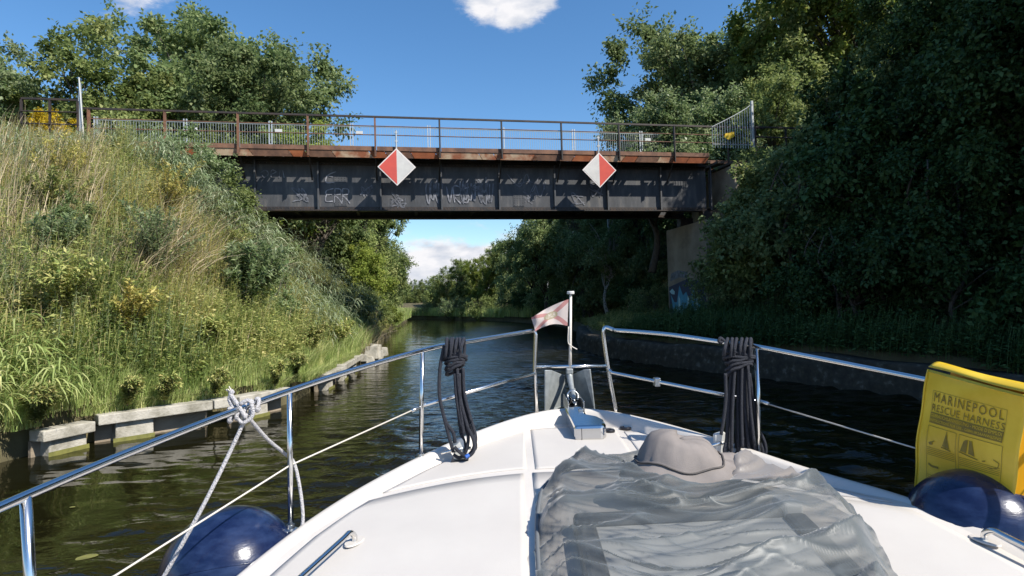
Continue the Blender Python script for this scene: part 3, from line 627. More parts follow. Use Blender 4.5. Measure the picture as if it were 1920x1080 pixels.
# ------------------------------------------------------------------ trees
TPL = {}
def tree_tpl(key, seed, H, lobes, ntips, nleaf, ls, trunk_r=.25, trunks=1, clump=.62, fine=1.0, th0=.0, droop=0.):
    R = np.random.RandomState(seed); tips = []; Ls = np.array(lobes, float); wts = Ls[:, 3]**2; wts = wts/wts.sum()
    while len(tips) < ntips:
        l = Ls[R.choice(len(Ls), p=wts)]; d = unit(R.normal(size=3)); 
        if d[2] < -.75: continue
        rr = l[3]*(1-.55*R.rand()**1.7); tips.append(l[:3]+d*rr*np.array([1, 1, l[4] if len(l) > 4 else 1]))
    tips = np.array(tips); cc = Ls[:, :3].mean(0)
    V = []; A = []; cen = []; dirs = []; nr = []
    for tp in tips:
        m_ = int(nleaf*R.uniform(.55, 1.4)); rad = clump*R.uniform(.6, 1.35)
        # leaf sprays: short twigs with leaves around
        kt = max(3, m_//14); td = unit(R.normal(size=(kt, 3))+unit(tp-cc)*.9); tl = rad*R.uniform(.5, 1.3, kt)
        idx = R.randint(0, kt, m_); fr = R.rand(m_)**.7
        p = tp+td[idx]*(tl[idx]*fr)[:, None]+R.normal(size=(m_, 3))*rad*.13; p[:, 2] -= droop*fr*rad
        cen.append(p); dirs.append(td[idx]*.6+R.normal(size=(m_, 3))*.7+np.array([0, 0, -.35])); n_ = R.normal(size=(m_, 3))*.55+np.array([0, 0, .9])+unit(tp-cc)*.35; nr.append(n_)
        v = np.clip(R.normal(.42, .22, m_)+R.normal(0, .14), 0, 1); A.append(v)
    cen = np.concatenate(cen); L = ls*R.uniform(.7, 1.35, len(cen))
    V, Fq = leaves(cen, np.concatenate(dirs), np.concatenate(nr), L, L*.62*fine)
    cm_ = npmesh('crown', V, Fq, 'leaf_mid', np.concatenate(A))
    # wood
    mb = MB()
    for k in range(trunks):
        b0 = np.array([R.normal()*.25*(trunks > 1), R.normal()*.25*(trunks > 1), -.5]); top = cc+np.array([R.normal()*.4, R.normal()*.4, (H-cc[2])*.45])
        mid = [b0+(top-b0)*t+np.array([R.normal()*.25, R.normal()*.25, 0])*(t > 0)*(t < 1) for t in np.linspace(0, 1, 5)]
        tp_ = spline(mid, 4); mb.tube(tp_, [trunk_r*(1-.82*i/(len(tp_)-1)) for i in range(len(tp_))], 8)
        sel = R.choice(len(tips), min(len(tips), 46//trunks), replace=False)
        for j in sel:
            e = tips[j]; i0 = int(np.clip((e[2]-b0[2])/(top[2]-b0[2])*.62, .18, .9)*(len(tp_)-1)); a = tp_[i0]
            m1 = a+(e-a)*.5+np.array([R.normal()*.2, R.normal()*.2, .25*np.linalg.norm(e-a)*.4]); r0_ = trunk_r*.34*(1-.5*i0/len(tp_))
            mb.tube(spline([a, m1, e], 4), [r0_*(1-.85*q) for q in np.linspace(0, 1, 9)], 5)
    wm_ = bpy.data.meshes.new('trunk'); wm_.from_pydata(mb.v, [], mb.f); wm_.materials.append(MATS['bark']); wm_.polygons.foreach_set('use_smooth', [True]*len(wm_.polygons))
    TPL[key] = (cm_, wm_)
def rl(seed, n, cx, cz, spread, rz, r0_, r1_, sq=.85):
    R = np.random.RandomState(seed); out = []
    for i in range(n):
        a = R.rand()*6.283; q = R.rand()**.6; zz = R.uniform(-1, 1)
        out.append((math.cos(a)*spread*q*math.sqrt(1-zz*zz*.7), math.sin(a)*spread*q*math.sqrt(1-zz*zz*.7), cz+zz*rz, R.uniform(r0_, r1_), sq))
    return out
tree_tpl('big', 3, 18, rl(31, 15, 0, 11.3, 4.9, 4.6, 2.0, 3.3), 185, 270, .25, .42, clump=1.05)
tree_tpl('broad', 5, 13, rl(17, 11, 0, 7.9, 3.3, 3.2, 1.6, 2.5), 130, 250, .20, .30, clump=.85)
tree_tpl('tall', 8, 15, rl(23, 12, 0, 8.8, 1.9, 4.8, 1.4, 2.1), 125, 240, .19, .26, clump=.8)
tree_tpl('round', 9, 9, rl(41, 9, 0, 5.4, 2.2, 2.1, 1.3, 2.0), 105, 250, .16, .2, clump=.66)
tree_tpl('light', 12, 12, rl(51, 10, 0, 7.6, 2.2, 3.4, 1.0, 1.8), 80, 150, .17, .18, clump=.75, droop=.5)
tree_tpl('bush', 14, 3.2, rl(61, 7, 0, 1.6, 1.1, .9, .7, 1.1), 75, 150, .105, .06, trunks=4, clump=.42)
tree_tpl('lowbush', 15, 2, rl(71, 7, 0, .85, 1.0, .5, .5, .8), 55, 130, .085, .04, trunks=4, clump=.36)
tree_tpl('near', 18, 10, rl(91, 13, 0, 5.6, 3.0, 3.6, 1.5, 2.3), 250, 270, .115, .22, clump=.62)
def tree(tpl, name, label, x, y, s, m_, z=None, rz=None, sz=1.0, group=None, cat='tree', bark=None):
    z0 = float(ground(x, y))-.1 if z is None else z
    t = thing(name, label, cat, (x, y, z0), group)
    t.rotation_euler.z = rnd.uniform(0, 6.28) if rz is None else rz; t.scale = (s, s, s*sz)
    for nm, me in (('crown' if cat == 'tree' else 'foliage', TPL[tpl][0]), ('trunk' if cat == 'tree' else 'stems', TPL[tpl][1])):
        o = link(nm, me, t)
        mm_ = m_ if nm in ('crown', 'foliage') else bark
        if mm_: o.material_slots[0].link = 'OBJECT'; o.material_slots[0].material = MATS[mm_]
    return t
def fix(px, d): return PY(px, 300, d)[0]
G1 = 'trees behind the bridge on the left'
tree('big', 'oak_tree', 'largest full crowned tree rising above the left half of the railing', fix(385, 33), 33, 1.0, 'leaf_mid', z=3.2, rz=.6, group=G1)
tree('big', 'oak_tree', 'broad crown right of the largest left tree, bordering the open sky', fix(505, 34), 34, .78, 'leaf_mid', z=2.6, rz=2.9, group=G1)
tree('broad', 'broadleaf_tree', 'light yellowish green tree left of the largest tree, above the pointed post', fix(175, 28), 28, 1.02, 'leaf_olive', z=3.0, group=G1)
tree('broad', 'broadleaf_tree', 'light green tree directly behind the left end of the railing', fix(285, 29), 29.5, .84, 'leaf_olive', z=3.4, group=G1)
tree('light', 'poplar_tree', 'thin crowned tree at the top left corner of the picture', fix(18, 35), 35, 1.55, 'leaf_mid', z=3.0, group=G1)
tree('broad', 'broadleaf_tree', 'grey green tree at the far left edge above the dry reeds', fix(-10, 27), 27, .92, 'leaf_pale', z=3.4, group=G1)
tree('round', 'broadleaf_tree', 'low bushy tree seen through the fence bars left of the first diamond sign', fix(560, 31), 31, 1.05, 'leaf_mid', z=2.2, group=G1)
tree('round', 'broadleaf_tree', 'low green tree seen through the fence bars near the third railing post', fix(400, 28.5), 28.5, .85, 'leaf_olive', z=3.4, group=G1)
tree('big', 'oak_tree', 'wide tree filling the crown line between the two largest trees on the left', fix(440, 36), 36, .93, 'leaf_mid', z=2.2, rz=4.4, group=G1)
tree('big', 'oak_tree', 'tall tree behind the light yellowish tree above the pointed post', fix(230, 37), 37, .85, 'leaf_olive', z=2.2, rz=5.1, group=G1)
tree('broad', 'broadleaf_tree', 'mid green tree filling the view behind the railing right of the largest left tree', fix(560, 36), 36, .85, 'leaf_mid', z=2.2, rz=1.1, group=G1)
tree('round', 'broadleaf_tree', 'low olive tree behind the fence near the pointed post', fix(220, 27.5), 27.5, .9, 'leaf_olive', z=3.8, group=G1)
t = tree('lowbush', 'goldenrod_bush', 'bright yellow bush behind the black railing at the left bridge end', fix(78, 22.6), 22.6, .7, 'yellow_flower', z=9.0, cat='bush')
# left bank beyond the bridge
G2 = 'trees along the left bank beyond the bridge'
for i, (x, y, s, tp, m_, lb) in enumerate([
    (-10.4, 31, .95, 'round', 'leaf_yellow', 'bright yellow green tree just under the left end of the girder'),
    (-8.9, 36.5, .62, 'round', 'leaf_yellow', 'small yellow green waterside tree below the girder and behind the reeds'),
    (-11.6, 38, .82, 'tall', 'leaf_olive', 'olive tree below the bridge, second from the left end of the girder'),
    (-11.3, 43, .86, 'tall', 'leaf_olive', 'olive tree below the first diamond sign on the left bank'),
    (-11.6, 48, .95, 'tall', 'leaf_olive', 'tall olive tree whose right edge stands against the pale cloud under the bridge'),
    (-12.6, 53, .92, 'tall', 'leaf_mid', 'green tree standing behind the tall olive tree at the river opening'),
    (-14.5, 46, .9, 'broad', 'leaf_mid', 'wide green tree further from the water behind the olive trees on the left bank'),
    (-14.5, 37, .9, 'broad', 'leaf_mid', 'wide green tree behind the bridge and hidden largely by the girder on the left'),
    (-13.8, 60, .8, 'broad', 'leaf_olive', 'round olive tree leaning over the water where the left bank bends'),
    (-15.6, 69, .75, 'broad', 'leaf_olive', 'small distant olive tree at the bend of the left bank'),
    (-17.4, 79, .72, 'broad', 'leaf_mid', 'distant green tree at the far end of the left bank'),
    (-20, 88, .78, 'broad', 'leaf_olive', 'most distant tree of the left bank beside the end of the river')]):
    tree(tp, 'riverside_tree', lb, x, y, s, m_, group=G2)
for i, (x, y, s, m_, lb) in enumerate([
    (-7.6, 28, .75, 'leaf_mid', 'low dark green bush at the waterside behind the rubble heap'),
    (-8.0, 32, .8, 'leaf_olive', 'low olive bush hanging over the water beyond the rubble heap'),
    (-9.2, 41, .85, 'leaf_yellow', 'low bright bush at the foot of the olive trees on the left bank'),
    (-10.2, 47, .9, 'leaf_olive', 'low waterside bush in front of the tall olive tree'),
    (-11.5, 55, .95, 'leaf_yellow', 'low bright waterside bush near the left bank bend')]):
    tree('lowbush', 'waterside_bush', lb, x, y, s*1.25, m_, cat='bush', group='low bushes at the left water edge')
# right bank beyond the bridge
G3 = 'trees along the right bank beyond the bridge'
for (x, y, s, tp, m_, lb) in [
    (5.2, 42, .82, 'tall', 'leaf_mid', 'green tree under the bridge just right of the flagstaff'),
    (8.2, 39, .88, 'tall', 'leaf_mid', 'dark tree under the second diamond sign'),
    (9.2, 33, .74, 'tall', 'leaf_shaded', 'dark tree close behind the graffiti abutment'),
    (2.9, 52, .88, 'broad', 'leaf_mid', 'tree with loose crown whose left edge meets the sky under the bridge'),
    (2.3, 61, .82, 'broad', 'leaf_mid', 'dark round tree leaning over the bend of the right bank'),
    (5.5, 58, .9, 'broad', 'leaf_mid', 'dark wide tree behind the loose crowned tree on the right bank'),
    (9.5, 50, 1.0, 'broad', 'leaf_shaded', 'large dark tree deep in the right bank wood behind the flag'),
    (12, 42, 1.0, 'broad', 'leaf_mid', 'wide tree inland on the right bank behind the girder end'),
    (6.6, 47, .8, 'broad', 'leaf_mid', 'mid sized dark tree left of the birch on the right bank')]:
    tree(tp, 'riverside_tree', lb, x, y, s, m_, group=G3)
tree('light', 'birch_tree', 'slender pale barked birch on the right bank between the flag and the abutment', 6.4, 38, .8, 'leaf_mid', bark='birch_bark')
for (x, y, s, m_, lb) in [(4.6, 45, 1.3, 'leaf_shaded', 'dark low bush at the water behind the flag'), (3.1, 54, 1.4, 'leaf_shaded', 'dark low bush at the bend of the right bank'), (1.5, 62.5, 1.6, 'leaf_shaded', 'dark bush with leaves touching the water left of the flag'), (7.2, 30, 1.0, 'leaf_mid', 'low bush beside the path left of the graffiti abutment'), (7.4, 34, 1.3, 'leaf_shaded', 'dark bush at the foot of the birch')]:
    tree('lowbush', 'waterside_bush', lb, x, y, s, m_, cat='bush', group='low bushes on the far right bank')
for (x, y, s, lb) in [(6.8, 50, 2.2, 'dense dark undergrowth bush between the trunks behind the flag'), (10, 45, 2.4, 'dense dark undergrowth bush inland behind the birch'), (13, 37, 2.4, 'dense dark undergrowth bush behind the graffiti abutment'), (4.6, 57, 2.2, 'dense dark undergrowth bush at the bend of the right bank'), (2.6, 66, 2.2, 'dense dark undergrowth bush left of the flag at the bend'),
    (9.5, 36, 1.7, 'dark bush filling the gap right of the birch trunk'), (14, 52, 3.0, 'large dark bush deep in the wood behind the birch'), (8.6, 62, 3.0, 'large dark bush deep in the wood behind the flag'), (6.0, 40.5, 1.5, 'dark bush left of the birch trunk'), (18, 44, 3.0, 'large dark bush in the wood far inland on the right'), (0.8, 70, 1.8, 'dark bush closing the right end of the distant row')]:
    tree('bush', 'undergrowth_bush', lb, x, y, s, 'leaf_mid', cat='bush', group='undergrowth in the right bank wood')
for (x, y, s, lb) in [(-13.5, 41, 2.2, 'dense green bush filling in behind the olive trees on the left bank'), (-14.5, 53, 2.4, 'dense green bush behind the riverside trees before the bend'), (-17, 64, 2.2, 'dense green bush at the bend of the left bank'), (-19.5, 75, 2.2, 'dense green bush far along the left bank'), (-21, 92, 2.4, 'dense green bush at the far end of the left bank')]:
    tree('bush', 'undergrowth_bush', lb, x, y, s, 'leaf_olive', cat='bush', group='undergrowth behind the left bank trees')
for (x, y, s, lb) in [(-11, 96, 2.0, 'green bush below the middle of the distant row'), (-5.5, 88, 2.0, 'green bush below the right half of the distant row'), (-15.5, 108, 2.0, 'green bush below the left end of the distant row'), (-25, 112, 2.4, 'green bush where the river disappears'), (-1, 83, 2.2, 'green bush below the right end of the distant row'), (-36, 116, 3.0, 'green bush closing the river end at the far left'), (-20.5, 107, 2.2, 'low green bush just right of the river end')]:
    tree('bush', 'undergrowth_bush', lb, x, y, s, 'leaf_olive', cat='bush', group='undergrowth below the distant row')
# far bank across the bend
G4 = 'distant trees across the river bend'
far = [(-7.5, 86, .62, 'tall', 'leaf_olive'), (-5.2, 84, .62, 'tall', 'leaf_yellow'), (-9.8, 90, .58, 'broad', 'leaf_olive'), (-12.3, 97, .50, 'broad', 'leaf_mid'), (-3.2, 80, .62, 'tall', 'leaf_yellow'), (-1.0, 77, .72, 'tall', 'leaf_olive'),
       (-15.5, 103, .46, 'broad', 'leaf_olive'), (-18.5, 112, .48, 'broad', 'leaf_mid'), (-22, 116, .5, 'broad', 'leaf_olive'), (-26, 118, .55, 'broad', 'leaf_mid'), (-3, 92, .8, 'broad', 'leaf_olive'), (-8, 99, .68, 'broad', 'leaf_mid'), (-31, 118, .7, 'broad', 'leaf_mid'), (2, 82, .9, 'broad', 'leaf_mid')]
fl_ = ['pointed olive tree in the middle of the distant row', 'yellowish narrow tree right of the middle in the distant row', 'round olive tree left of the middle in the distant row', 'round green tree of the distant row where the row drops towards the bend',
       'yellow green tree near the right end of the distant row', 'tallest olive tree at the right end of the distant row', 'small round olive tree at the left end of the distant row', 'small green tree behind the left end of the distant row',
       'faint olive tree beyond the end of the river', 'faint green tree beyond the end of the river, at the left bank trees', 'broad olive tree behind the right half of the distant row', 'broad green tree behind the middle of the distant row', 'farthest green tree behind the left bank trees', 'green tree standing behind the tallest tree of the distant row']
for (x, y, s, tp, m_), lb in zip(far, fl_): tree(tp, 'distant_tree', lb, x, y, s, m_, group=G4)
for (x, y, s, m_, lb) in [(-8.6, 84.5, 1.7, 'leaf_pale', 'pale bush in front of the distant tree row'), (-6.6, 81, 1.5, 'leaf_mid', 'green bush before the distant trees, right of the pale one'), (-12.7, 93.5, 1.6, 'leaf_mid', 'round green bush where the distant bank begins'), (-3.4, 76, 1.6, 'leaf_olive', 'olive bush on the distant grassy bank')]:
    tree('lowbush', 'distant_bush', lb, x, y, s, m_, cat='bush', group='bushes before the distant trees')
# upper right, behind the bridge
G5 = 'trees behind the bridge on the right'
tree('big', 'oak_tree', 'full green tree behind the right railing end, left edge against the sky', fix(1345, 37), 37, .98, 'leaf_mid', z=3.0, rz=1.1, group=G5)
tree('broad', 'broadleaf_tree', 'dark green tree at the left edge of the right tree group over the railing', fix(1205, 39), 39, 1.05, 'leaf_mid', z=2.5, group=G5)
tree('big', 'maple_tree', 'tall green tree between the sky edge and the yellow green top right tree', fix(1475, 37), 37, 1.0, 'leaf_mid', z=3.5, rz=.4, group=G5)
tree('broad', 'broadleaf_tree', 'bright green tree behind the fan shaped guard', fix(1480, 31), 31, 1.0, 'leaf_olive', z=4.2, group=G5)
tree('big', 'maple_tree', 'tall yellow green tree at the top right reaching out of the picture', fix(1600, 33), 33, 1.12, 'leaf_yellow', z=4.5, rz=2.2, group=G5)
tree('big', 'maple_tree', 'tall green tree behind the shaded slope at the right edge', fix(1850, 40), 40, 1.15, 'leaf_mid', z=5, rz=4, group=G5)
tree('round', 'willow_bush', 'silvery leaved bushy tree seen over the railing right of the second diamond sign', fix(1215, 28), 28, .92, 'leaf_pale', z=3.9, group=G5)
tree('round', 'willow_bush', 'silvery leaved bushy tree behind the railing near the fan shaped guard', fix(1330, 27.5), 27.5, .88, 'leaf_pale', z=4.2, group=G5)
tree('round', 'broadleaf_tree', 'small bright tree behind the railing just right of the fan shaped guard', fix(1465, 26.5), 26.5, .85, 'leaf_olive', z=5, group=G5)
# shaded slope in front of the bridge on the right
G6 = 'trees on the shaded right slope'
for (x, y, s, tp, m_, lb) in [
    (13.5, 18.4, .60, 'near', 'leaf_shaded', 'dark tree in the middle of the shaded right slope'),
    (17.2, 19.4, 1.15, 'near', 'leaf_shaded', 'large dark tree high on the shaded slope near the right edge'),
    (12.3, 13.6, 1.02, 'near', 'leaf_shaded', 'dark tree near the water wall at the right edge'),
    (15.5, 15.2, 1.12, 'near', 'leaf_shaded', 'large dark tree at the top right corner'),
    (14.2, 9.0, 1.38, 'near', 'leaf_shaded', 'dark tree on the near right bank, cut by the right picture edge'),
    (17.5, 11.5, 1.2, 'broad', 'leaf_shaded', 'dark tree set back from the near right bank')]:
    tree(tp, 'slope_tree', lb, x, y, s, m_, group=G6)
tree('near', 'slope_tree', 'dark tree on the near right bank closest to the boat, outside the picture', 15.2, 2.6, 1.3, 'leaf_shaded', group=G6)
tree('big', 'slope_tree', 'largest shading tree further back on the right bank', 18.5, 7.5, .95, 'leaf_shaded', group=G6)
G7 = 'bushes on the shaded right slope'
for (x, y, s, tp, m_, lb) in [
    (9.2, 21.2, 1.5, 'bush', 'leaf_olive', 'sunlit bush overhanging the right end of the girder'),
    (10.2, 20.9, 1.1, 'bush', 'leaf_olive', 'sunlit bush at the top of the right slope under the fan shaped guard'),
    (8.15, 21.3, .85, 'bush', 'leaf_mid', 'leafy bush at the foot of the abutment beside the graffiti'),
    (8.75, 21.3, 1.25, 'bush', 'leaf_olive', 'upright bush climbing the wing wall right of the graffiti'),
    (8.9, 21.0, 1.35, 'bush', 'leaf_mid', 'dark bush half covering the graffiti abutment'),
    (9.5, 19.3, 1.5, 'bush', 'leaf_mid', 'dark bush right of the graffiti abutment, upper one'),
    (11.2, 18.8, 1.4, 'bush', 'leaf_shaded', 'tall dark bush half way up the right slope'),
    (8.9, 17.0, 1.0, 'bush', 'leaf_shaded', 'dark bush right of the graffiti, close over the wall'),
    (10.4, 16.6, 1.4, 'bush', 'leaf_shaded', 'wide dark bush in the middle of the right slope'),
    (9.3, 15.2, 1.0, 'bush', 'leaf_shaded', 'dark bush over the wall behind the right rope coil'),
    (11.0, 14.4, 1.4, 'bush', 'leaf_shaded', 'wide dark bush over the yellow bag'),
    (10.0, 13.2, 1.0, 'bush', 'leaf_shaded', 'dark bush by the wall left of the yellow bag'),
    (11.4, 11.7, 1.3, 'bush', 'leaf_shaded', 'dark bush above the yellow bag at the right edge'),
    (12.6, 10.2, 1.4, 'bush', 'leaf_shaded', 'dark bush outside the right edge of the picture'),
    (12.6, 16.4, 1.6, 'bush', 'leaf_shaded', 'tall dark bush below the middle slope tree'),
    (11.6, 20.6, 1.4, 'bush', 'leaf_shaded', 'dark green bush at the crest of the right slope'),
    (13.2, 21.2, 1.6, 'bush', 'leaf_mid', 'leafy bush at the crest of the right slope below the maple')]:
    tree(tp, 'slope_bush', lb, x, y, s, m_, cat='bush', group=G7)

# left foreground shrubs
for (x, y, s, m_, lb) in [(-9.0, 19.0, .85, 'leaf_olive', 'leafy shrub growing in front of the left end of the girder'),
    (-8.2, 19.6, .62, 'leaf_mid', 'shrub with upright twigs at the lower left corner of the girder'),
    (-10.6, 18.9, .8, 'leaf_pale', 'grey green shrub under the left walkway bracket'),
    (-7.3, 17.5, .5, 'leaf_mid', 'dark round shrub on the left slope below the girder'),
    (-9.6, 13.0, .42, 'leaf_mid', 'dark leafy shrub low on the left slope'),
    (-6.6, 15.6, .5, 'leaf_pale', 'small pale shrub behind the tall grass on the left bank')]:
    tree('bush', 'shrub', lb, x, y, s, m_, cat='bush', group='shrubs on the left slope')

# feathery willow shrub: arching wands with paired leaves
def wand_shrub(label, x, y, n, h, m_, lean=(0.25, -.1), ls=.13, name='willow_shrub'):
    R = np.random.RandomState(int(abs(x*31+y*7))); z0 = float(ground(x, y)); base = np.array([x, y, z0])
    t = thing(name, label, 'shrub', base); cen = []; d_ = []; nn = []; st = MB()
    for i in range(n):
        a = R.rand()*6.283; out = np.array([math.cos(a), math.sin(a), 0])*R.uniform(.1, .75)*h*.65+np.array([lean[0], lean[1], 0])*h; hh = h*R.uniform(.6, 1.05)
        p = [base, base+out*.35+[0, 0, hh*.6], base+out+[0, 0, hh]]; c = spline([np.array(q, float) for q in p], 7); st.tube(c, [.010, .003], 4)
        for j in range(4, len(c)*3):
            f_ = j/(len(c)*3)*(len(c)-1); k = int(f_); q = c[k]+(c[min(k+1, len(c)-1)]-c[k])*(f_-k); tg = unit(c[min(k+1, len(c)-1)]-c[max(k-1, 0)])
            s_ = unit(np.cross(tg, R.normal(size=3)))
            for sg in (-1, 1): cen.append(q); d_.append(s_*sg+tg*.7+np.array([0, 0, -.1])); nn.append(np.array([0, 0, 1.])+R.normal(size=3)*.4)
    cen = np.array(cen); L = ls*R.uniform(.8, 1.4, len(cen)); V, Fq = leaves(cen-base, np.array(d_), np.array(nn), L, L*.3)
    link('foliage', npmesh('foliage', V, Fq, m_, np.clip(R.normal(.5, .25, len(cen)), 0, 1)), t)
    obj('stems', st, 'bark', t); return t
wand_shrub('feathery grey green willow shrub with arching twigs above the tall grass on the left bank', -6.4, 13.9, 110, 1.75, 'leaf_pale')
for q, (x, y, n, h, m_, lb) in enumerate([(-8.2, 10.6, 34, 1.4, 'weed', 'broad leaved green weed clump low on the slope at the left edge'), (-9.2, 11.8, 34, 1.1, 'leaf_pale', 'pale mugwort clump in the middle of the slope left of the flowering clump'), (-8.6, 14.6, 22, 1.7, 'weed_gold', 'yellowish seeding weed clump above the feathery willow'), (-10.6, 13.6, 34, 1.5, 'weed', 'green nettle clump high on the slope'),
    (-7.9, 16.4, 34, 1.2, 'weed', 'green nettle clump right of the dry stalks'), (-6.3, 12.2, 26, .7, 'weed', 'low leafy clump in the long grass before the willow shrub'), (-11.8, 15.2, 20, 1.6, 'weed_gold', 'golden weed clump near the top of the left slope'), (-7.3, 11.2, 16, 1.2, 'weed_gold', 'yellowish weed clump in the grass above the long quay beam')]):
    wand_shrub(lb, x, y, n, h, m_, (.12, -.05), .11, 'weed_clump')
for (x, y, n, lb) in [(-6.75, 10.25, 22, 'small leafy weed tuft on the long quay beam, near its left end'), (-6.35, 10.65, 18, 'small leafy weed tuft on the long quay beam, near its middle'), (-5.05, 12.4, 20, 'small weed tuft on the quay beam behind the fender knot'), (-5.1, 13.6, 50, 'dense weed tuft filling the gap between the quay beams')]:
    wand_shrub(lb, x, y, n, .5, 'weed', (.3, -.25), .075, 'weed_clump')
wand_shrub('tall pale flowering weed clump left of the feathery willow shrub', -7.5, 12.5, 40, 1.8, 'leaf_pale', (.02, 0), .10, 'weed_clump')
wand_shrub('dark green leafy herb clump hanging over the near quay beam', -7.25, 8.9, 40, .55, 'weed', (.3, -.2), .09, 'weed_clump')
wand_shrub('climbing leafy vine clump spilling over the quay beam joint', -5.75, 11.3, 30, .5, 'weed', (.35, -.25), .07, 'weed_clump')
wand_shrub('leafy yellow green shrub at the broken quay beam', -5.4, 15.2, 60, .9, 'weed', (.25, -.1), .09, 'weed_clump')
wand_shrub('green weedy shrub before the farthest straight quay beam', -5.6, 18.2, 60, 1.0, 'weed', (.25, -.1), .10, 'weed_clump')

# ------------------------------------------------------------------ ground cover
def scatter(n, ylo, yhi, dlo, dhi, side=-1, pw=1.0, test=None):
    y = RS.uniform(ylo, yhi, n); d = dlo+(dhi-dlo)*RS.rand(n)**pw; x = XL(y)-d if side < 0 else XR(y)+d
    k = np.ones(n, bool) if test is None else test(x, y)
    # keep what the place needs: nothing under the bridge deck far inside
    x, y = x[k], y[k]; return np.stack([x, y, ground(x, y)], 1)
def blades(base, h, w, lean, bend, K=5, jitter=1.0):
    N = len(base); a = RS.rand(N)*6.283; out = np.stack([np.cos(a), np.sin(a), np.zeros(N)], 1)*bend[:, None]*jitter+np.array([lean[0], lean[1], 0])*RS.uniform(.3, 1.7, N)[:, None]
    t = np.linspace(0, 1, K); P = base[:, None]+np.array([0, 0, 1.])*(h[:, None]*(t-.22*t**3*np.minimum(1.6, np.linalg.norm(out, axis=1))[:, None]))[..., None]+out[:, None]*(h[:, None]*t**2)[..., None]
    s = np.stack([-np.sin(a), np.cos(a), np.zeros(N)], 1); s = unit(s+RS.normal(size=(N, 3))*.3)
    return ribbons(P, w[:, None]*(1-t**1.6*.93), s)
def ylead(x, y): return (y < 24)
near = lambda x, y: (x > -1.02*y-1.5)      # inside what the photo could see, with a margin
# long grass along the quay
M = Multi()
b_ = scatter(26000, 8.3, 17.2, .22, 2.6, pw=1.25, test=near); n = len(b_)
pn = np.array([noise.noise(Vector((q[0]*1.3, q[1]*1.3, 2.2))) for q in b_])
M.add(blades(b_, RS.uniform(.25, .62, n)*(1+.75*pn), RS.uniform(.008, .017, n), (.2, -.12), RS.uniform(.1, .7, n)), np.repeat(np.clip(RS.normal(.5, .22, n)+pn*.6, 0, 1), 4))
b_ = scatter(9000, 17, 30, .15, 2.2, pw=1.2); n = len(b_)
M.add(blades(b_, RS.uniform(.3, .8, n), RS.uniform(.012, .022, n), (.16, -.10), RS.uniform(.1, .6, n)), np.repeat(np.clip(RS.normal(.5, .25, n), 0, 1), 4))
b_ = scatter(6500, 8.6, 21, .05, .40, test=lambda x, y: np.array([noise.noise(Vector((q*1.6, 0, 3.3))) for q in y]) > -.12); n = len(b_); b_[:, 2] = .49      # tufts hanging over the beam
M.add(blades(b_, RS.uniform(.12, .40, n), RS.uniform(.007, .014, n), (.55, -.15), RS.uniform(.2, 1.0, n)), np.repeat(np.clip(RS.normal(.6, .25, n), 0, 1), 4))
tagk(link('long_grass', M.mesh('long_grass', 'grass_green')), 'long green grass leaning over the quay beams on the left bank', 'grass', kind='stuff')
# weeds all over the left slope: stems with leaves
def weeds(base, hmin, hmax, m_, name, label, nl=16, ls=.07, lean=.12, vm=.45):
    N = len(base); h = RS.uniform(hmin, hmax, N); a = RS.rand(N)*6.283
    out = np.stack([np.cos(a), np.sin(a), np.zeros(N)], 1)*(RS.rand(N)*lean*2)[:, None]+np.array([lean, -lean*.3, 0])
    pn = np.array([noise.noise(Vector((q[0]*.7, q[1]*.7, q[2]*.7+2.2))) for q in base])*.75
    M = Multi(); t = np.linspace(0, 1, 4); P = base[:, None]+np.array([0, 0, 1.])*(h[:, None]*t)[..., None]+out[:, None]*(h[:, None]*t**2)[..., None]
    s = np.stack([-np.sin(a), np.cos(a), np.zeros(N)], 1)
    M.add(ribbons(P, np.full((N, 4), .008), s), np.repeat(np.clip(RS.normal(.6, .2, N), 0, 1), 3))
    f = RS.uniform(.18, 1.0, (N, nl)); q = base[:, None]+np.array([0, 0, 1.])*(h[:, None]*f)[..., None]+out[:, None]*(h[:, None]*f**2)[..., None]
    b2 = RS.rand(N, nl)*6.283; d = np.stack([np.cos(b2), np.sin(b2), RS.uniform(-.3, .7, (N, nl))], -1)
    L = ls*RS.uniform(.6, 1.5, (N, nl))*(1.25-.7*f); V, Fq = leaves(q.reshape(-1, 3), d.reshape(-1, 3), (RS.normal(size=(N*nl, 3))*.4+[0, 0, 1]), L.ravel(), L.ravel()*.42)
    M.add((V, Fq), np.clip((RS.normal(vm, .16, N)+pn)[:, None]+RS.normal(0, .12, (N, nl)), 0, 1).ravel())
    return tagk(link(name, M.mesh(name, m_)), label, 'weeds', kind='stuff')
def patchy(sc_, th, seed):
    def f(x, y): return near(x, y) & (np.array([noise.noise(Vector((a*sc_, b__*sc_, seed))) for a, b__ in zip(x, y)]) > th) & (y < yc(x)-.9)
    return f
def capped(x, y, k): return k
weeds(scatter(17000, 8.6, 22, .4, 16, pw=1.2, test=lambda x, y: near(x, y) & (y < yc(x)-.9)), .4, 1.05, 'weed', 'weeds', 'mixed green nettles and weeds covering the left slope', 14, .11)
weeds(scatter(16000, 8.6, 22, 1.8, 16, test=patchy(.35, .02, 4.4)), .5, 1.15, 'weed_gold', 'dry_weeds', 'yellowish brown seeding weeds on the upper left slope', 16, .06, vm=.4)
weeds(scatter(4200, 8.4, 20, .5, 9, test=patchy(.5, .1, 8.1)), .5, 1.25, 'leaf_pale', 'mugwort', 'silvery green mugwort standing among the weeds of the left slope', 22, .085, lean=.08)
weeds(scatter(7000, 24.5, 48, .2, 5, test=lambda x, y: (y > yc(x)+5)), .5, 1.1, 'weed', 'waterside_weeds', 'green waterside weeds beyond the bridge on the left bank', 14, .11)
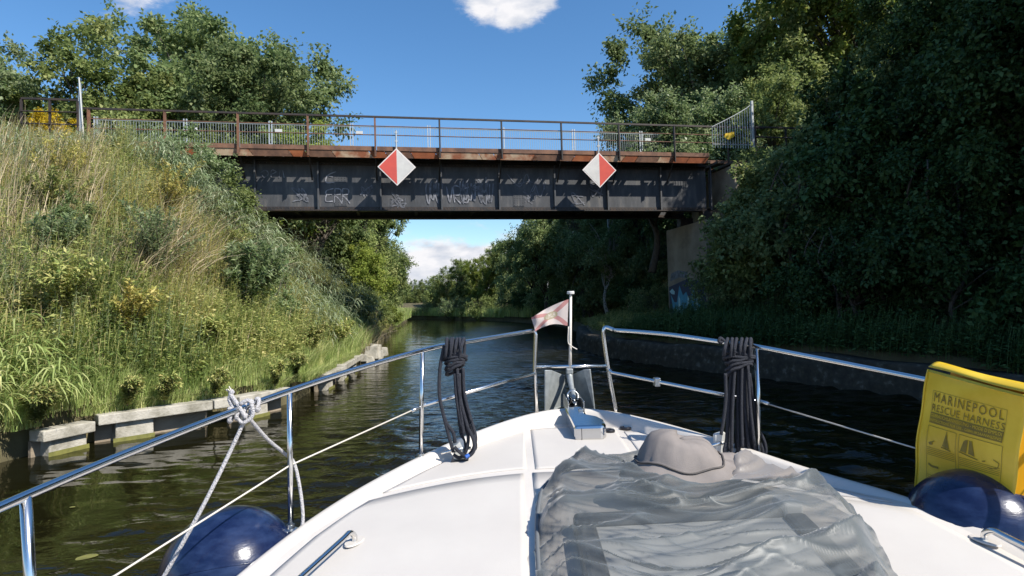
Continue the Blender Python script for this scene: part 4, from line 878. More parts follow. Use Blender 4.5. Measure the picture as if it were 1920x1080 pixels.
# dark undergrowth on the right slope
weeds(scatter(15000, 9, 22.5, .15, 8, side=1, test=lambda x, y: (y < yc(x)-1.6)), .3, .9, 'leaf_shaded', 'undergrowth', 'dark undergrowth on the shaded right slope', 14, .10)
weeds(scatter(9000, 21, 52, .5, 7, side=1, test=lambda x, y: (y > yc(x)+2.5) | (x < 5.6)), .15, .5, 'weed', 'grassy_bank', 'low green weeds on the right bank behind the flag', 12, .10)
# fringe at the far bank and distant left bank
M = Multi()
for (ylo, yhi, side, n) in ((50, 92, -1, 6000), (60, 95, 1, 9000), (88, 103, 1, 4000), (84, 91.5, -1, 2500)):
    b_ = scatter(n, ylo, yhi, -.1, 2.6, side=side); n = len(b_)
    M.add(blades(b_, RS.uniform(.6, 1.5, n), RS.uniform(.04, .09, n), (.1, 0), RS.uniform(.05, .4, n), K=4), np.repeat(np.clip(RS.normal(.5, .25, n), 0, 1), 3))
tagk(link('far_reeds', M.mesh('far_reeds', 'grass_green')), 'bright fringe of reeds along the distant river banks', 'reeds', kind='stuff')
# reeds: stems with long drooping leaves
def reeds(base, hmin, hmax, m_, name, label, nl=7, ll=.42, lean=(.22, -.08), lw=.026, plume=False):
    N = len(base); h = RS.uniform(hmin, hmax, N); a = RS.rand(N)*6.283
    out = np.stack([np.cos(a), np.sin(a), np.zeros(N)], 1)*(RS.rand(N)*.22)[:, None]+np.array([lean[0], lean[1], 0])
    M = Multi(); t = np.linspace(0, 1, 5); P = base[:, None]+np.array([0, 0, 1.])*(h[:, None]*t)[..., None]+out[:, None]*(h[:, None]*t**2)[..., None]
    s = np.stack([-np.sin(a), np.cos(a), np.zeros(N)], 1); M.add(ribbons(P, np.full((N, 5), .011), s), np.repeat(np.clip(RS.normal(.5, .2, N), 0, 1), 4))
    f = RS.uniform(.3, 1.0, (N, nl)); q = base[:, None]+np.array([0, 0, 1.])*(h[:, None]*f)[..., None]+out[:, None]*(h[:, None]*f**2)[..., None]; q = q.reshape(-1, 3)
    b2 = RS.rand(N*nl)*6.283; d = unit(np.stack([np.cos(b2), np.sin(b2), np.zeros(N*nl)], 1)+np.array([lean[0]*2.2, lean[1]*2.2, 0])); L = ll*RS.uniform(.6, 1.4, N*nl)
    u_ = np.linspace(0, 1, 5); PP = q[:, None]+d[:, None]*(L[:, None]*(u_-.12*u_**2))[..., None]+np.array([0, 0, 1.])*(L[:, None]*(.62*u_-.95*u_**2))[..., None]
    wv = lw*np.sin(np.pi*np.clip(u_*.82+.16, 0, 1))**.8
    M.add(ribbons(PP, np.tile(wv, (N*nl, 1)), np.stack([-d[:, 1], d[:, 0], RS.normal(size=N*nl)*.25], 1)), np.repeat(np.clip(RS.normal(.5, .24, N*nl), 0, 1), 4))
    return tagk(link(name, M.mesh(name, m_)), label, 'reeds', kind='stuff')
reeds(scatter(650, 16.5, 29, .4, 4.2, pw=1.1, test=lambda x, y: near(x, y) & (y < yc(x)-.8) | (y > yc(x)+4)), 1.0, 1.9, 'reed_green', 'reeds', 'grey green reeds by the water under the bridge on the left')
def crest(x, y): return near(x, y) & (ground(x, y) > 4.6) & (y < yc(x)-2.1) & (y > yc(x)-5.5) & (x < -12.8)
bb_ = scatter(9000, 12, 22, 3.2, 16, test=crest); bb_ = bb_[:620]
reeds(bb_, .55, 1.05, 'reed_green', 'crest_reeds', 'grey green drooping reeds along the top of the left slope before the railing', 8, .4)
# denser screen in front of the left girder end
bb_ = scatter(9000, 17.4, 20.6, 2.6, 8.5, test=lambda x, y: (y < yc(x)-2.15) & (y > yc(x)-4.2) & (x > -11.3)); bb_ = bb_[:420]
SCREEN = bb_
reeds(SCREEN, 1.0, 1.75, 'reed_green', 'slope_reeds', 'tall grey green reeds hiding the left end of the girder', 9, .42, (.3, -.05))
reeds(scatter(90, 8.0, 9.7, .0, 1.0), .6, 1.15, 'grass_green', 'corner_reeds', 'green reeds leaning into the water at the near left corner', 7, .42, (.15, -.1))
# dry straw stalks
def straw(base, hmin, hmax, lean, bend, name, label, w=.010, v=.55):
    n = len(base); return tagk(link(name, (lambda M: (M.add(blades(base, RS.uniform(hmin, hmax, n), RS.uniform(w*.6, w*1.3, n), lean, RS.uniform(.05, bend, n), K=6), np.repeat(np.clip(RS.normal(v, .25, n), 0, 1), 5)), M.mesh(name, 'straw'))[1])(Multi())), label, 'dry reeds', kind='stuff')
def zone(px0, px1, py0, py1, n, d0, d1):
    out = []; 
    while len(out) < n:
        px, py = rnd.uniform(px0, px1), rnd.uniform(py0, py1); r = ray(px, py); 
        for d in np.arange(d0, d1, .15):
            p = np.array([0, 0, CZ])+r*(d/r[1])
            if float(ground(p[0], p[1])) > p[2]-.35: out.append((p[0], p[1], float(ground(p[0], p[1])))); break
        else: n -= 1
    return np.array(out)
straw(zone(240, 520, 400, 540, 1300, 9, 24), .5, 1.7, (.62, .05), .75, 'dry_stalks', 'matted dry tan stalks leaning right in the middle of the left slope', .020)
straw(zone(-20, 190, 250, 440, 1000, 9, 22), .8, 1.8, (.22, 0), .35, 'dry_reeds', 'upright dry tan reeds at the upper left edge', .022)
straw(zone(100, 330, 290, 360, 260, 9, 22), .6, 1.4, (.2, 0), .5, 'bent_reeds', 'bent dry reeds hanging below the concrete ledge', .013)
straw(scatter(11000, 8.6, 20, 1.4, 14, test=patchy(.28, .0, 12.2)), .5, 1.35, (.3, -.05), .8, 'tan_grass', 'patches of tan seeding grass on the left slope', .012, .55)
straw(scatter(3000, 8.6, 20, .6, 9, test=near), .5, 1.2, (.22, -.05), .9, 'dead_stems', 'scattered thin dead stems among the weeds of the left slope', .007, .45)
straw(scatter(160, 21, 33, -.3, .5), .4, 1.2, (.9, -.2), .5, 'fallen_twigs', 'bare twigs leaning over the water beyond the rubble', .014, .4)
# floating leaves
G = 'yellow green leaves floating by the left bank'
for i, (px, py, s, lb) in enumerate([(160, 1047, .10, 'large yellow green leaf floating near the bottom left'), (135, 952, .035, 'tiny pale leaf floating near the left railing post')]):
    p = PG(px, py, 0); a = rnd.uniform(0, .6); pts = [(math.cos(q)*s*(1 if abs(q) < 1.6 or q > 4.7 else .8), math.sin(q)*s*.55) for q in np.linspace(0, 6.283, 11)[:-1]]
    mb = MB(); c, s_ = math.cos(a), math.sin(a); mb.prism([(p[0]+u*c-v_*s_, p[1]+u*s_+v_*c, .006+abs(v_)*.1) for u, v_ in pts], (0, 0, .002))
    tagk(obj('floating_leaf', mb, 'algae', off=(p[0], p[1], 0)), lb, 'leaf', G)
# ------------------------------------------------------------------ the boat
BOAT = thing('motor_boat', 'white motor boat foredeck with stainless steel railings and bow fittings', 'boat', (.4, 0, 0))
CXB = lambda y: .395+.012*(y-3)
HBT = np.array([(-4, 1.78), (-2, 1.86), (0, 1.84), (1, 1.78), (1.75, 1.70), (2.42, 1.56), (2.74, 1.47), (3.0, 1.372), (3.16, 1.29), (3.48, 1.10), (3.64, .99), (4.0, .71), (4.2, .51), (4.34, .355), (4.44, .22), (4.49, .12), (4.51, .0)])
def HB(y): return float(np.interp(y, HBT[:, 0], HBT[:, 1]))
def HBR(y): t = min(1, max(0, (3.25-y)/.6)); return HB(y)+.02*t*t*(3-2*t)
def zg(y): return 1.17+.135*(y-2.83) if y > 1.9 else 1.0444+.09*(y-1.9) if y > 0 else .8734+.02*y
def zd(y): return min(zg(2.6)+.085*(y-2.6), zg(y)-.004) if y > 2.6 else zg(y)-.004
def lift(y): t = min(1, max(0, (3.3-y)/.7)); return .085*t*t*(3-2*t)
def deckz(x, y):
    hb = max(HB(y)-.09, .05); return deckz0(x, y)+lift(y)*min(1, max(0, (x-CXB(y))/hb))**1.5
def deckz0(x, y):
    hb = max(HB(y)-.09, .05); t = min(1, abs(x-CXB(y))/hb); return zd(y)+.045*(1-t*t)*min(1, hb)
# rim path
yr = [-4, -3, -2, -1, 0, .5, 1, 1.4, 1.75, 2.1, 2.42, 2.6, 2.74, 2.87, 3.0, 3.16, 3.32, 3.48, 3.64, 3.82, 4.0, 4.1, 4.2, 4.28, 4.34, 4.39, 4.44, 4.47, 4.49, 4.505, 4.51]
ringR = [np.array((CXB(y)+HBR(y), y, zg(y)+lift(y)*1.04)) for y in yr]; ringL = [np.array((CXB(y)-HB(y), y, zg(y))) for y in yr]
ring = ringL[:-1]+[np.array((CXB(4.51), 4.51, zg(4.51)))]+ringR[:-1][::-1]
# smooth it
def resample(p, n):
    p = np.array(p); d = np.concatenate([[0], np.cumsum(np.linalg.norm(np.diff(p, axis=0), axis=1))]); u = np.linspace(0, d[-1], n)
    return np.stack([np.interp(u, d, p[:, i]) for i in range(3)], 1)
rg = resample(ring, 321)
for _ in range(30): rg[1:-1] = .5*rg[1:-1]+.25*(rg[:-2]+rg[2:])
tan = np.gradient(rg, axis=0); tan[:, 2] = 0; tan = unit(tan); inn = np.stack([tan[:, 1], -tan[:, 0], np.zeros(len(tan))], 1)   # points inboard
def rim(k, dz): return rg+inn*k+np.array([0, 0, 1.])*dz
mb = MB()
hull_rows = [rim(0.0, -.012), rim(.004, -.05), rim(-.005, -.07)]
keel = rg.copy(); c0 = np.array([[CXB(y), 0, 0] for y in rg[:, 1]])
def hullrow(f, z):
    q = rg.copy(); cx_ = np.array([CXB(y) for y in rg[:, 1]]); q[:, 0] = cx_+(rg[:, 0]-cx_)*(1-.16*f); q[:, 1] = rg[:, 1]-f*np.clip((rg[:, 1]-2)/2.5, 0, 1)*.75; q[:, 2] = z; return q
hull_rows += [hullrow(.15, .95) if False else hullrow(.1, 0)*[1, 1, 0]+np.stack([0*rg[:, 0], 0*rg[:, 0], rg[:, 2]-.2], 1), hullrow(.5, .55), hullrow(.9, .05), hullrow(1.2, -.35)]
mb.grid([list(r_) for r_ in hull_rows]); hull = obj('hull', mb, 'gelcoat', BOAT, smooth=True)
mb = MB(); edgez = np.array([deckz(a[0], a[1]) for a in rim(.115, 0)])
di = rim(.115, 0); di[:, 2] = edgez-.012
sl2 = rim(.075, -.006)
mb.grid([list(r_) for r_ in [rim(0, -.012), rim(.006, 0), rim(.02, .005), rim(.055, .005), sl2, rim(.09, -.03)*[1, 1, 0]+np.stack([0*edgez, 0*edgez, np.minimum(sl2[:, 2]-.001, edgez*.55+sl2[:, 2]*.45)], 1), di]])
obj('gunwale', mb, 'gelcoat', BOAT, smooth=True)
ny = 90; mb = MB(); P = []
for y in np.linspace(-4, 4.43, ny):
    hb = max(HB(y)-.10, .03); hr_ = max(HBR(y)-.10, .03); P.append([(CXB(y)+(hb if t < 0 else hr_)*t, y, deckz(CXB(y)+(hb if t < 0 else hr_)*t, y)) for t in np.linspace(-1, 1, 25)])
mb.grid(P); obj('deck', mb, 'gelcoat', BOAT, smooth=True)
seam = lambda x: 3.345-.26*(x-.15)**2
def panel(xa, xb, ya, yb, n=24, m_='nonskid', lift=.004, nm='nonskid_panel'):
    mb = MB(); P = []
    for i in range(n+1):
        u = i/n; row = []
        for j in range(n+1):
            v = j/n; y0 = ya; 
            # y from curve, x limits by y
            xg0, xg1 = xa(0) if callable(xa) else xa, xb
            yy_ = None
            y = (ya if not callable(ya) else 0)
            row.append((u, v))
        P.append(row)
    Q = []
    for i in range(n+1):
        row = []
        for j in range(n+1):
            v = j/n; u = i/n
            # first guess y then x
            yb_ = yb(0.) if callable(yb) else yb; ya_ = ya(0.) if callable(ya) else ya
            y = ya_+(yb_-ya_)*v
            for _ in range(6):
                xl = xa(y) if callable(xa) else xa; xr = xb(y) if callable(xb) else xb; x = xl+(xr-xl)*u
                y0 = ya(x) if callable(ya) else ya; y1 = yb(x) if callable(yb) else yb; y = y0+(y1-y0)*v
            row.append((x, y, deckz(x, y)+lift))
        Q.append(row)
    mb.grid(Q); o = obj(nm, mb, m_, BOAT, smooth=True)
    sd_ = o.modifiers.new('thick', 'SOLIDIFY'); sd_.thickness = .004; sd_.offset = 1; return o
edL = lambda y: CXB(y)-HB(y)+.155; edR = lambda y: CXB(y)+HBR(y)-.155
panel(edL, .055, lambda x: seam(x)+.035, 4.2)
panel(.105, .70, lambda x: seam(x)+.02, 4.22)
panel(.75, edR, lambda x: seam(x)+.035, 4.10)
panel(edL, .035, .0, lambda x: seam(x)-.035, 30)
panel(.085, .72, .0, lambda x: seam(x)-.035, 20)
panel(.77, edR, .0, lambda x: seam(x)-.035, 30)
# rails
Zr = lambda y: 1.79+.125*(y-2.83) if y > 2.0 else 1.686+.085*(y-2.0)
def xr_(y, sgn): return CXB(y)+sgn*(HB(y)-.065 if y < 4.1 else .62-.0*(y))
L3 = PY(1003, 620, 4.36); R3 = PY(1134, 612, 4.36); L2 = PY(792, 657, 3.6); L1 = PY(543, 733, 2.83); L0 = PY(48, 930, 1.76)
def railpt(px, py, d): return PY(px, py, d)
Lp = [np.array((-1.42, -1.0, 1.44)), np.array((-1.50, .6, 1.565)), L0, L1, L2, PY(900, 637, 4.02), L3+[-.01, 0, 0]]
rail = MB().tube(Lp, .0155, 10, smooth=8)
obj('handrail', rail, 'steel', BOAT, smooth=True)
R2 = PY(1419, 650, 3.6); R1 = PY(1735, 712, 3.0)
Rp = [R3+[.035, 0, 0], PY(1250, 627, 4.05), PY(1350, 641, 3.8), R2, R1, np.array((2.37, 1.9, L0[2])), np.array((2.42, .6, 1.565)), np.array((2.3, -1, 1.44))]
# pulpit legs: one bent tube each side
b3 = PY(1006, 774, 4.36); b3r = PY(1156, 774, 4.34)
legL = MB().tube([L3+[-.02, 0, -.004], L3+[0, 0, 0], L3+[.006, 0, -.03], PY(1003, 690, 4.36), b3], .0155, 10); obj('pulpit_leg', legL, 'steel', BOAT, smooth=True)
legR = MB().tube(spline([b3r, PY(1142, 700, 4.35), PY(1133, 640, 4.36), PY(1132, 620, 4.36), PY(1137, 614, 4.36), PY(1152, 619, 4.33)], 6), .0155, 10); obj('pulpit_leg', legR, 'steel', BOAT, smooth=True)
obj('handrail', MB().tube([PY(1150, 619, 4.33)]+Rp[1:], .0155, 10, smooth=8), 'steel', BOAT, smooth=True)
obj('pulpit_crossbar', MB().tube([PY(1004, 688, 4.36), PY(1141, 686, 4.35)], .0125, 10), 'steel', BOAT, smooth=True)
obj('mid_rail', MB().tube([PY(1004, 700, 4.36), PY(930, 720, 4.1), PY(787, 762, 3.6)], .0125, 10), 'steel', BOAT, smooth=True)
obj('mid_rail', MB().tube([PY(1138, 690, 4.35), PY(1148, 699, 4.33), PY(1230, 715, 4.1), PY(1421, 753, 3.6)], .0125, 10), 'steel', BOAT, smooth=True)
c = PY(1231, 716, 4.1); obj('rail_clamp', MB().box(c[0]-.018, c[0]+.022, c[1]-.03, c[1]+.03, c[2]-.03, c[2]+.03), 'steel_satin', BOAT, bevel=.006)
def stanchion(top, bot, r=.0135):
    obj('stanchion', MB().tube([top, bot], r, 10), 'steel', BOAT, smooth=True)
    obj('stanchion_base', MB().lathe([(.034, 0), (.034, .006), (.02, .012), (.018, .03)], bot-np.array([0, 0, .012]), k=16), 'steel_satin', BOAT, smooth=2)
B2 = PY(789, 856, 3.6); B1 = PY(545, 990, 2.83); BR2 = PY(1424, 862, 3.55)
stanchion(L1, B1); stanchion(L2, B2); stanchion(R2, BR2)
stanchion(L0, np.array((L0[0]+.03, L0[1], zg(1.76)-.0)), .016)
stanchion(np.array((2.36, 2.0, Rp[5][2]-.0)), np.array((2.12, 2.0, zg(2.0))))
m2 = .5
def wire(pts): obj('lifeline', MB().tube(pts, .0042, 6), 'wire_cover', BOAT, smooth=True)
wire([PY(787, 763, 3.6), PY(543, 873, 2.83), PY(215, 1080, 2.05), np.array((-1.45, 1.3, 1.36))])
wire([PY(1438, 757, 3.55), PY(1715, 840, 2.98), np.array((2.36, 2.0, 1.40))])
for p in (PY(779, 767, 3.57), PY(1431, 754, 3.57)):
    obj('turnbuckle', MB().tube([p-np.array([.02*(1 if p[0] < 0 else -1), .03, .006]), p+np.array([.02*(1 if p[0] < 0 else -1), .03, .006])], .011, 8), 'steel_satin', BOAT, smooth=True)
# deck grab rails
def grab(p0, dirv, L, hh=.062):
    d = np.array([dirv[0], dirv[1], 0.]); d /= np.linalg.norm(d)
    zz = lambda q: deckz(q[0], q[1])
    a = np.array([p0[0], p0[1], 0]); a[2] = zz(a); pts = [a, a+[0, 0, hh*.55]+0*d, a+d*.035+[0, 0, hh*.95]]
    for t in np.linspace(.09, L-.09, 6): q = a+d*t; q[2] = zz(q)+hh; pts.append(q)
    e = a+d*L; e[2] = zz(e); pts += [e-d*.035+[0, 0, hh*.95], e+[0, 0, hh*.55], e]
    obj('grab_rail', MB().tube(pts, .0125, 10, smooth=4), 'steel', BOAT, smooth=True)
    for q in (a, e):
        mb = MB(); k = 20; n_ = np.array([-d[1], d[0], 0]); vs = []
        for h_, sc_ in ((0.006, 1.), (.012, .95)):
            for j in range(k): t = 2*math.pi*j/k; w_ = q+d*.06*sc_*math.cos(t)+n_*.034*sc_*math.sin(t)+[0, 0, h_]; vs.append(w_)
        mb.add(vs, [(j, (j+1) % k, k+(j+1) % k, k+j) for j in range(k)]+[tuple(range(k, 2*k))]); obj('rail_pad', mb, 'gelcoat', BOAT, smooth=2)
gl = PY(664, 1003, 2.62); grab((gl[0], gl[1]), (-.33, -1), 1.3)
gr = PY(1846, 1000, 2.37); grab((gr[0], gr[1]), (.28, -1), 1.3)
# windlass: chrome L-shaped housing
wl = []; zb = deckz(.5, 4.0)
def wbox(nm, pts, z0f, h, m_, bev): # pts footprint in x,y ; z bottom follows deck
    mb = MB(); n = len(pts); vs = [(x, y, deckz(x, y)-.005) for x, y in pts]+[(x, y, z0f+h(x, y)) for x, y in pts]
    mb.add(vs, [tuple(range(n))[::-1], tuple(range(n, 2*n))]+[(i, (i+1) % n, n+(i+1) % n, n+i) for i in range(n)]); return obj(nm, mb, m_, BOAT, bevel=bev)
wbox('windlass', [(.385, 3.88), (.575, 3.88), (.60, 3.93), (.60, 4.02), (.565, 4.10), (.50, 4.15), (.495, 4.33), (.365, 4.33)], 1.382, lambda x, y: .05*(y-3.88)/.45-.008, 'chrome', .018)
obj('windlass_seam', MB().tube([(.432, 3.8795, deckz(.43, 3.88)+.005), (.432, 3.8795, 1.36)], .0022, 4), 'black_cap', BOAT)
obj('windlass_button', MB().box(.45, .485, 4.20, 4.25, 1.400, 1.424), 'steel_satin', BOAT, bevel=.004)
# bow roller, chain and anchor with V shaped flukes
br = MB(); br.box(.385, .395, 4.33, 4.72, 1.37, 1.46); br.box(.50, .51, 4.33, 4.72, 1.37, 1.46); br.box(.385, .51, 4.33, 4.70, 1.36, 1.372); obj('bow_roller', br, 'steel_satin', BOAT, bevel=.004)
obj('roller_wheel', MB().lathe([(.03, 0), (.045, .01), (.03, .045), (.045, .08), (.03, .09)], (.403, 4.70, 1.40), (1, 0, 0), 16), 'black_rubber', BOAT, smooth=2)
ch = MB()
for i in range(9):
    t = i/8; p = np.array((.45, 4.34+.30*t, 1.395+.05*math.sin(t*2.2))); k = 10; rad = (.026, .014); pts = []
    for j in range(k):
        a = 2*math.pi*j/k; e = np.array((math.cos(a)*rad[1], 0, 0)) if i % 2 else np.array((0, 0, math.cos(a)*rad[1])); pts.append(p+e+np.array((0, math.sin(a)*rad[0], 0)))
    ch.tube(pts, .0055, 6, closed=True)
obj('anchor_chain', ch, 'steel_satin', BOAT, smooth=True)
AN = thing('anchor', 'grey galvanised plough anchor standing in the bow roller', 'anchor', (.45, 4.75, 1.4))
ay = 4.74
obj('shank', MB().tube([(.452, 4.50, 1.455), (.452, 4.66, 1.50), (.452, 4.80, 1.565), (.452, 4.84, 1.62)], [.016, .02, .026, .03], 8, smooth=3), 'galvanised', AN, smooth=True)
obj('crown', MB().box(.425, .48, 4.80, 4.86, 1.60, 1.645), 'galvanised', AN, bevel=.008)
def PA(px, py, d): return tuple(PY(px, py, d))
for sg, poly in ((-1, [(1021, 694, 4.74), (1034, 694, 4.76), (1058, 704, 4.90), (1062, 758, 4.96), (1042, 768, 4.84), (1021, 770, 4.74)]),
                 (1, [(1107, 692, 4.74), (1094, 693, 4.76), (1070, 704, 4.90), (1066, 758, 4.96), (1090, 768, 4.84), (1116, 770, 4.74)])):
    pts = [PA(*q) for q in poly]; mb = MB(); mb.add(pts, [(0, 1, 2, 3, 4, 5)]); o = obj('fluke', mb, 'galvanised', AN); s_ = o.modifiers.new('thick', 'SOLIDIFY'); s_.thickness = .012; s_.offset = 0
    b2 = o.modifiers.new('bevel', 'BEVEL'); b2.width = .004
obj('linkage', MB().tube([(.43, 4.60, 1.44), (.475, 4.62, 1.47), (.44, 4.66, 1.45), (.47, 4.70, 1.49), (.44, 4.72, 1.46)], .016, 6, smooth=3), 'galvanised', AN, smooth=True)
obj('shackle', MB().tube([(.42, 4.57, 1.43), (.41, 4.60, 1.47), (.45, 4.61, 1.50), (.49, 4.60, 1.47), (.485, 4.57, 1.43)], .008, 6, smooth=3), 'steel_satin', AN, smooth=True)
# black deck fillers
for px, py in ((1142, 816), (1173, 807)):
    p = PY(px, py, 4.08 if px < 1150 else 4.17); z = deckz(p[0], p[1])
    obj('deck_filler', MB().lathe([(.042, 0), (.042, .012), (.036, .018), (.02, .018), (.018, .012), (0, .012)], (p[0], p[1], z+.003), k=24), 'black_cap', BOAT, smooth=2)
# bow fairleads / cleats
def fairlead(px, py, d, nm='cleat'):
    p = PY(px, py, d); x, y = p[0], p[1]; z = deckz(x, y)
    mb = MB(); mb.box(x-.05, x+.055, y-.035, y+.04, z, z+.012); o = obj(nm, mb, 'black_rubber', BOAT, bevel=.004)
    obj('cleat_post', MB().add([(x-.035, y-.02, z+.012), (x+.03, y-.02, z+.012), (x+.035, y-.02, z+.13), (x+.015, y-.02, z+.145), (x-.04, y-.02, z+.125), (x-.035, y+.02, z+.012), (x+.03, y+.02, z+.012), (x+.035, y+.02, z+.13), (x+.015, y+.02, z+.145), (x-.04, y+.02, z+.125)],
        [(0, 1, 2, 3, 4), (9, 8, 7, 6, 5), (0, 5, 6, 1), (1, 6, 7, 2), (2, 7, 8, 3), (3, 8, 9, 4), (4, 9, 5, 0)]), 'white_plastic', BOAT, bevel=.006)
    obj('cleat_bar', MB().tube([(x-.11, y-.03, z+.055), (x-.02, y-.02, z+.075), (x+.07, y+.0, z+.075)], [.006, .011, .011], 8), 'steel', BOAT, smooth=True)
    return (x, y, z)
cL = fairlead(862, 862, 3.62); cR_ = fairlead(1352, 860, 3.62)

# ---- flag
FS = thing('flagstaff', 'white flagstaff with round cap standing on the pulpit crossbar', 'flagstaff', PY(1069, 688, 4.355))
p0 = PY(1069, 690, 4.355); p1 = PY(1070, 551, 4.36)
obj('staff', MB().tube([p0, p0+(p1-p0)*.3, p1], [.013, .0105, .010], 10), 'flag_staff', FS, smooth=True)
obj('staff_cap', MB().lathe([(.0, 0), (.026, .0), (.028, .006), (.028, .018), (.024, .022), (0, .022)], p1-[0, 0, .002], (0, 0, 1), 20), 'white_plastic', FS, smooth=2)
obj('staff_cord', MB().tube([PY(1066, 612, 4.35), PY(1065, 640, 4.345), PY(1070, 648, 4.335), PY(1082, 655, 4.335)], .004, 6, smooth=3), 'wire_cover', FS, smooth=True)
m = mat('flag_cloth', (.7, .64, .6), .8); nt = m.node_tree; b = nt.nodes['Principled BSDF']
def N_(t, **k):
    n = nt.nodes.new(t); [setattr(n, a, v) for a, v in k.items()]; return n
def mt(op, a, b__=None, c=None):
    n = N_('ShaderNodeMath', operation=op)
    for i, v in enumerate((a, b__, c)):
        if v is None: continue
        if hasattr(v, 'links'): nt.links.new(v, n.inputs[i])
        else: n.inputs[i].default_value = v
    return n.outputs[0]
uvn = N_('ShaderNodeUVMap'); sp = N_('ShaderNodeSeparateXYZ'); nt.links.new(uvn.outputs[0], sp.inputs[0]); U_, V_ = sp.outputs[0], sp.outputs[1]
d1 = mt('ABSOLUTE', mt('SUBTRACT', U_, V_)); d2 = mt('ABSOLUTE', mt('SUBTRACT', mt('ADD', U_, V_), 1.0)); cross = mt('LESS_THAN', mt('MINIMUM', d1, d2), .115)
du = mt('SUBTRACT', U_, .5); dv = mt('SUBTRACT', V_, .5); rr = mt('SQRT', mt('ADD', mt('MULTIPLY', du, du), mt('MULTIPLY', dv, dv)))
seal = mt('LESS_THAN', rr, .2); ringm = mt('MULTIPLY', mt('GREATER_THAN', rr, .15), seal)
nz = N_('ShaderNodeTexNoise'); nz.inputs['Scale'].default_value = 14; nt.links.new(uvn.outputs[0], nz.inputs[0])
def mixc(f, a, c):
    n = N_('ShaderNodeMix', data_type='RGBA'); nt.links.new(f, n.inputs[0])
    for i, v in ((6, a), (7, c)):
        if hasattr(v, 'links'): nt.links.new(v, n.inputs[i])
        else: n.inputs[i].default_value = (*v, 1)
    return n.outputs[2]
col = mixc(cross, (.66, .57, .53), (.52, .25, .235)); inner = mixc(mt('GREATER_THAN', nz.outputs[0], .52), (.44, .38, .27), (.60, .53, .46)); col = mixc(seal, col, inner); col = mixc(ringm, col, (.40, .34, .22))
nt.links.new(col, b.inputs['Base Color'])
tr = N_('ShaderNodeBsdfTranslucent'); nt.links.new(col, tr.inputs[0]); ms = N_('ShaderNodeMixShader'); ms.inputs[0].default_value = .35
nt.links.new(b.outputs[0], ms.inputs[1]); nt.links.new(tr.outputs[0], ms.inputs[2]); nt.links.new(ms.outputs[0], nt.nodes['Material Output'].inputs[0])
tp0, tp1 = PY(1066, 561, 4.35), PY(996, 596, 4.30); bt0, bt1 = PY(1064, 611, 4.35), PY(1004, 621, 4.27); nu, nv = 26, 18; vs = []; uv = []
for i in range(nv+1):
    v = i/nv
    for j in range(nu+1):
        u = j/nu; a = tp0+(tp1-tp0)*u; a = a+np.array([0, 0, .012*math.sin(u*3.1)]); c = bt0+(bt1-bt0)*u; c = c+np.array([0, 0, .03*math.sin(u*3.14)])
        q = a*(1-v)+c*v; q = q+np.array([0, -1, 0])*(.022*math.sin(u*9+v*2.4)*u+.012*math.sin(u*17-v*3)*u); vs.append(q); uv.append((u, v))
mb = MB(); w_ = nu+1; mb.add(vs, [(i*w_+j, i*w_+j+1, (i+1)*w_+j+1, (i+1)*w_+j) for i in range(nv) for j in range(nu)])
fo = obj('bow_flag', mb, 'flag_cloth', None, smooth=True, off=tuple(tp0)); tagk(fo, 'small faded white flag with red diagonal cross and round emblem flying from the bow staff', 'flag')
ul = fo.data.uv_layers.new(name='UVMap')
for lp in fo.data.loops: ul.data[lp.index].uv = uv[lp.vertex_index]

# ---- fenders
def fender(px, py, d, rx, ry, rz_, label, yaw):
    c = PY(px, py, d); t = thing('fender', label, 'fender', c, 'navy ball fenders'); mb = MB(); prof = []
    for i in range(33):
        a = -math.pi/2+math.pi*i/32; prof.append((math.cos(a), math.sin(a)))
    ax = np.array((math.cos(yaw), math.sin(yaw), 0.)); up = np.array([0, 0, 1.]); sdv = np.cross(ax, up); k = 48; vs = []
    for r_, z_ in prof:
        for j in range(k): a = 2*math.pi*j/k; vs.append(c+ax*z_*rx+sdv*math.cos(a)*max(r_, .001)*ry+up*math.sin(a)*max(r_, .001)*rz_)
    mb.add(vs, [(i*k+j, i*k+(j+1) % k, (i+1)*k+(j+1) % k, (i+1)*k+j) for i in range(32) for j in range(k)]); obj('ball', mb, 'navy', t, smooth=True)
    sm_ = MB(); pts = []
    for i in range(48): a = 2*math.pi*i/48; pts.append(c+ax*math.cos(a)*(rx+.001)+(sdv*.88+up*.47)*math.sin(a)*(ry+.0015))
    sm_.tube(pts, .0028, 6, closed=True); obj('seam', sm_, 'navy', t, smooth=True)
    for sg in (1, -1): obj('eye', MB().lathe([(.045, 0), (.05, .02), (.035, .05), (.022, .06)], c+ax*sg*(rx-.015), ax*sg, 20), 'black_rubber' if sg < 0 else 'white_plastic', t, smooth=2)
    return c, ax
fc, fa = fender(433, 1076, 2.74, .30, .29, .30, 'navy blue ball fender hanging outside the left rail', .35)
fr, fa2 = fender(1832, 1000, 2.66, .285, .27, .28, 'navy blue ball fender beside the yellow rescue bag on the right', math.pi-.25)
obj('stripe', (lambda mb: mb.tube([fr+np.array([.10, math.cos(a)*.25, math.sin(a)*.262]) for a in np.linspace(0, 3.14, 30)], .012, 6))(MB()), 'black_cap', bpy.data.objects[[o.name for o in bpy.data.objects if o.name.startswith('fender')][-1]], smooth=True)
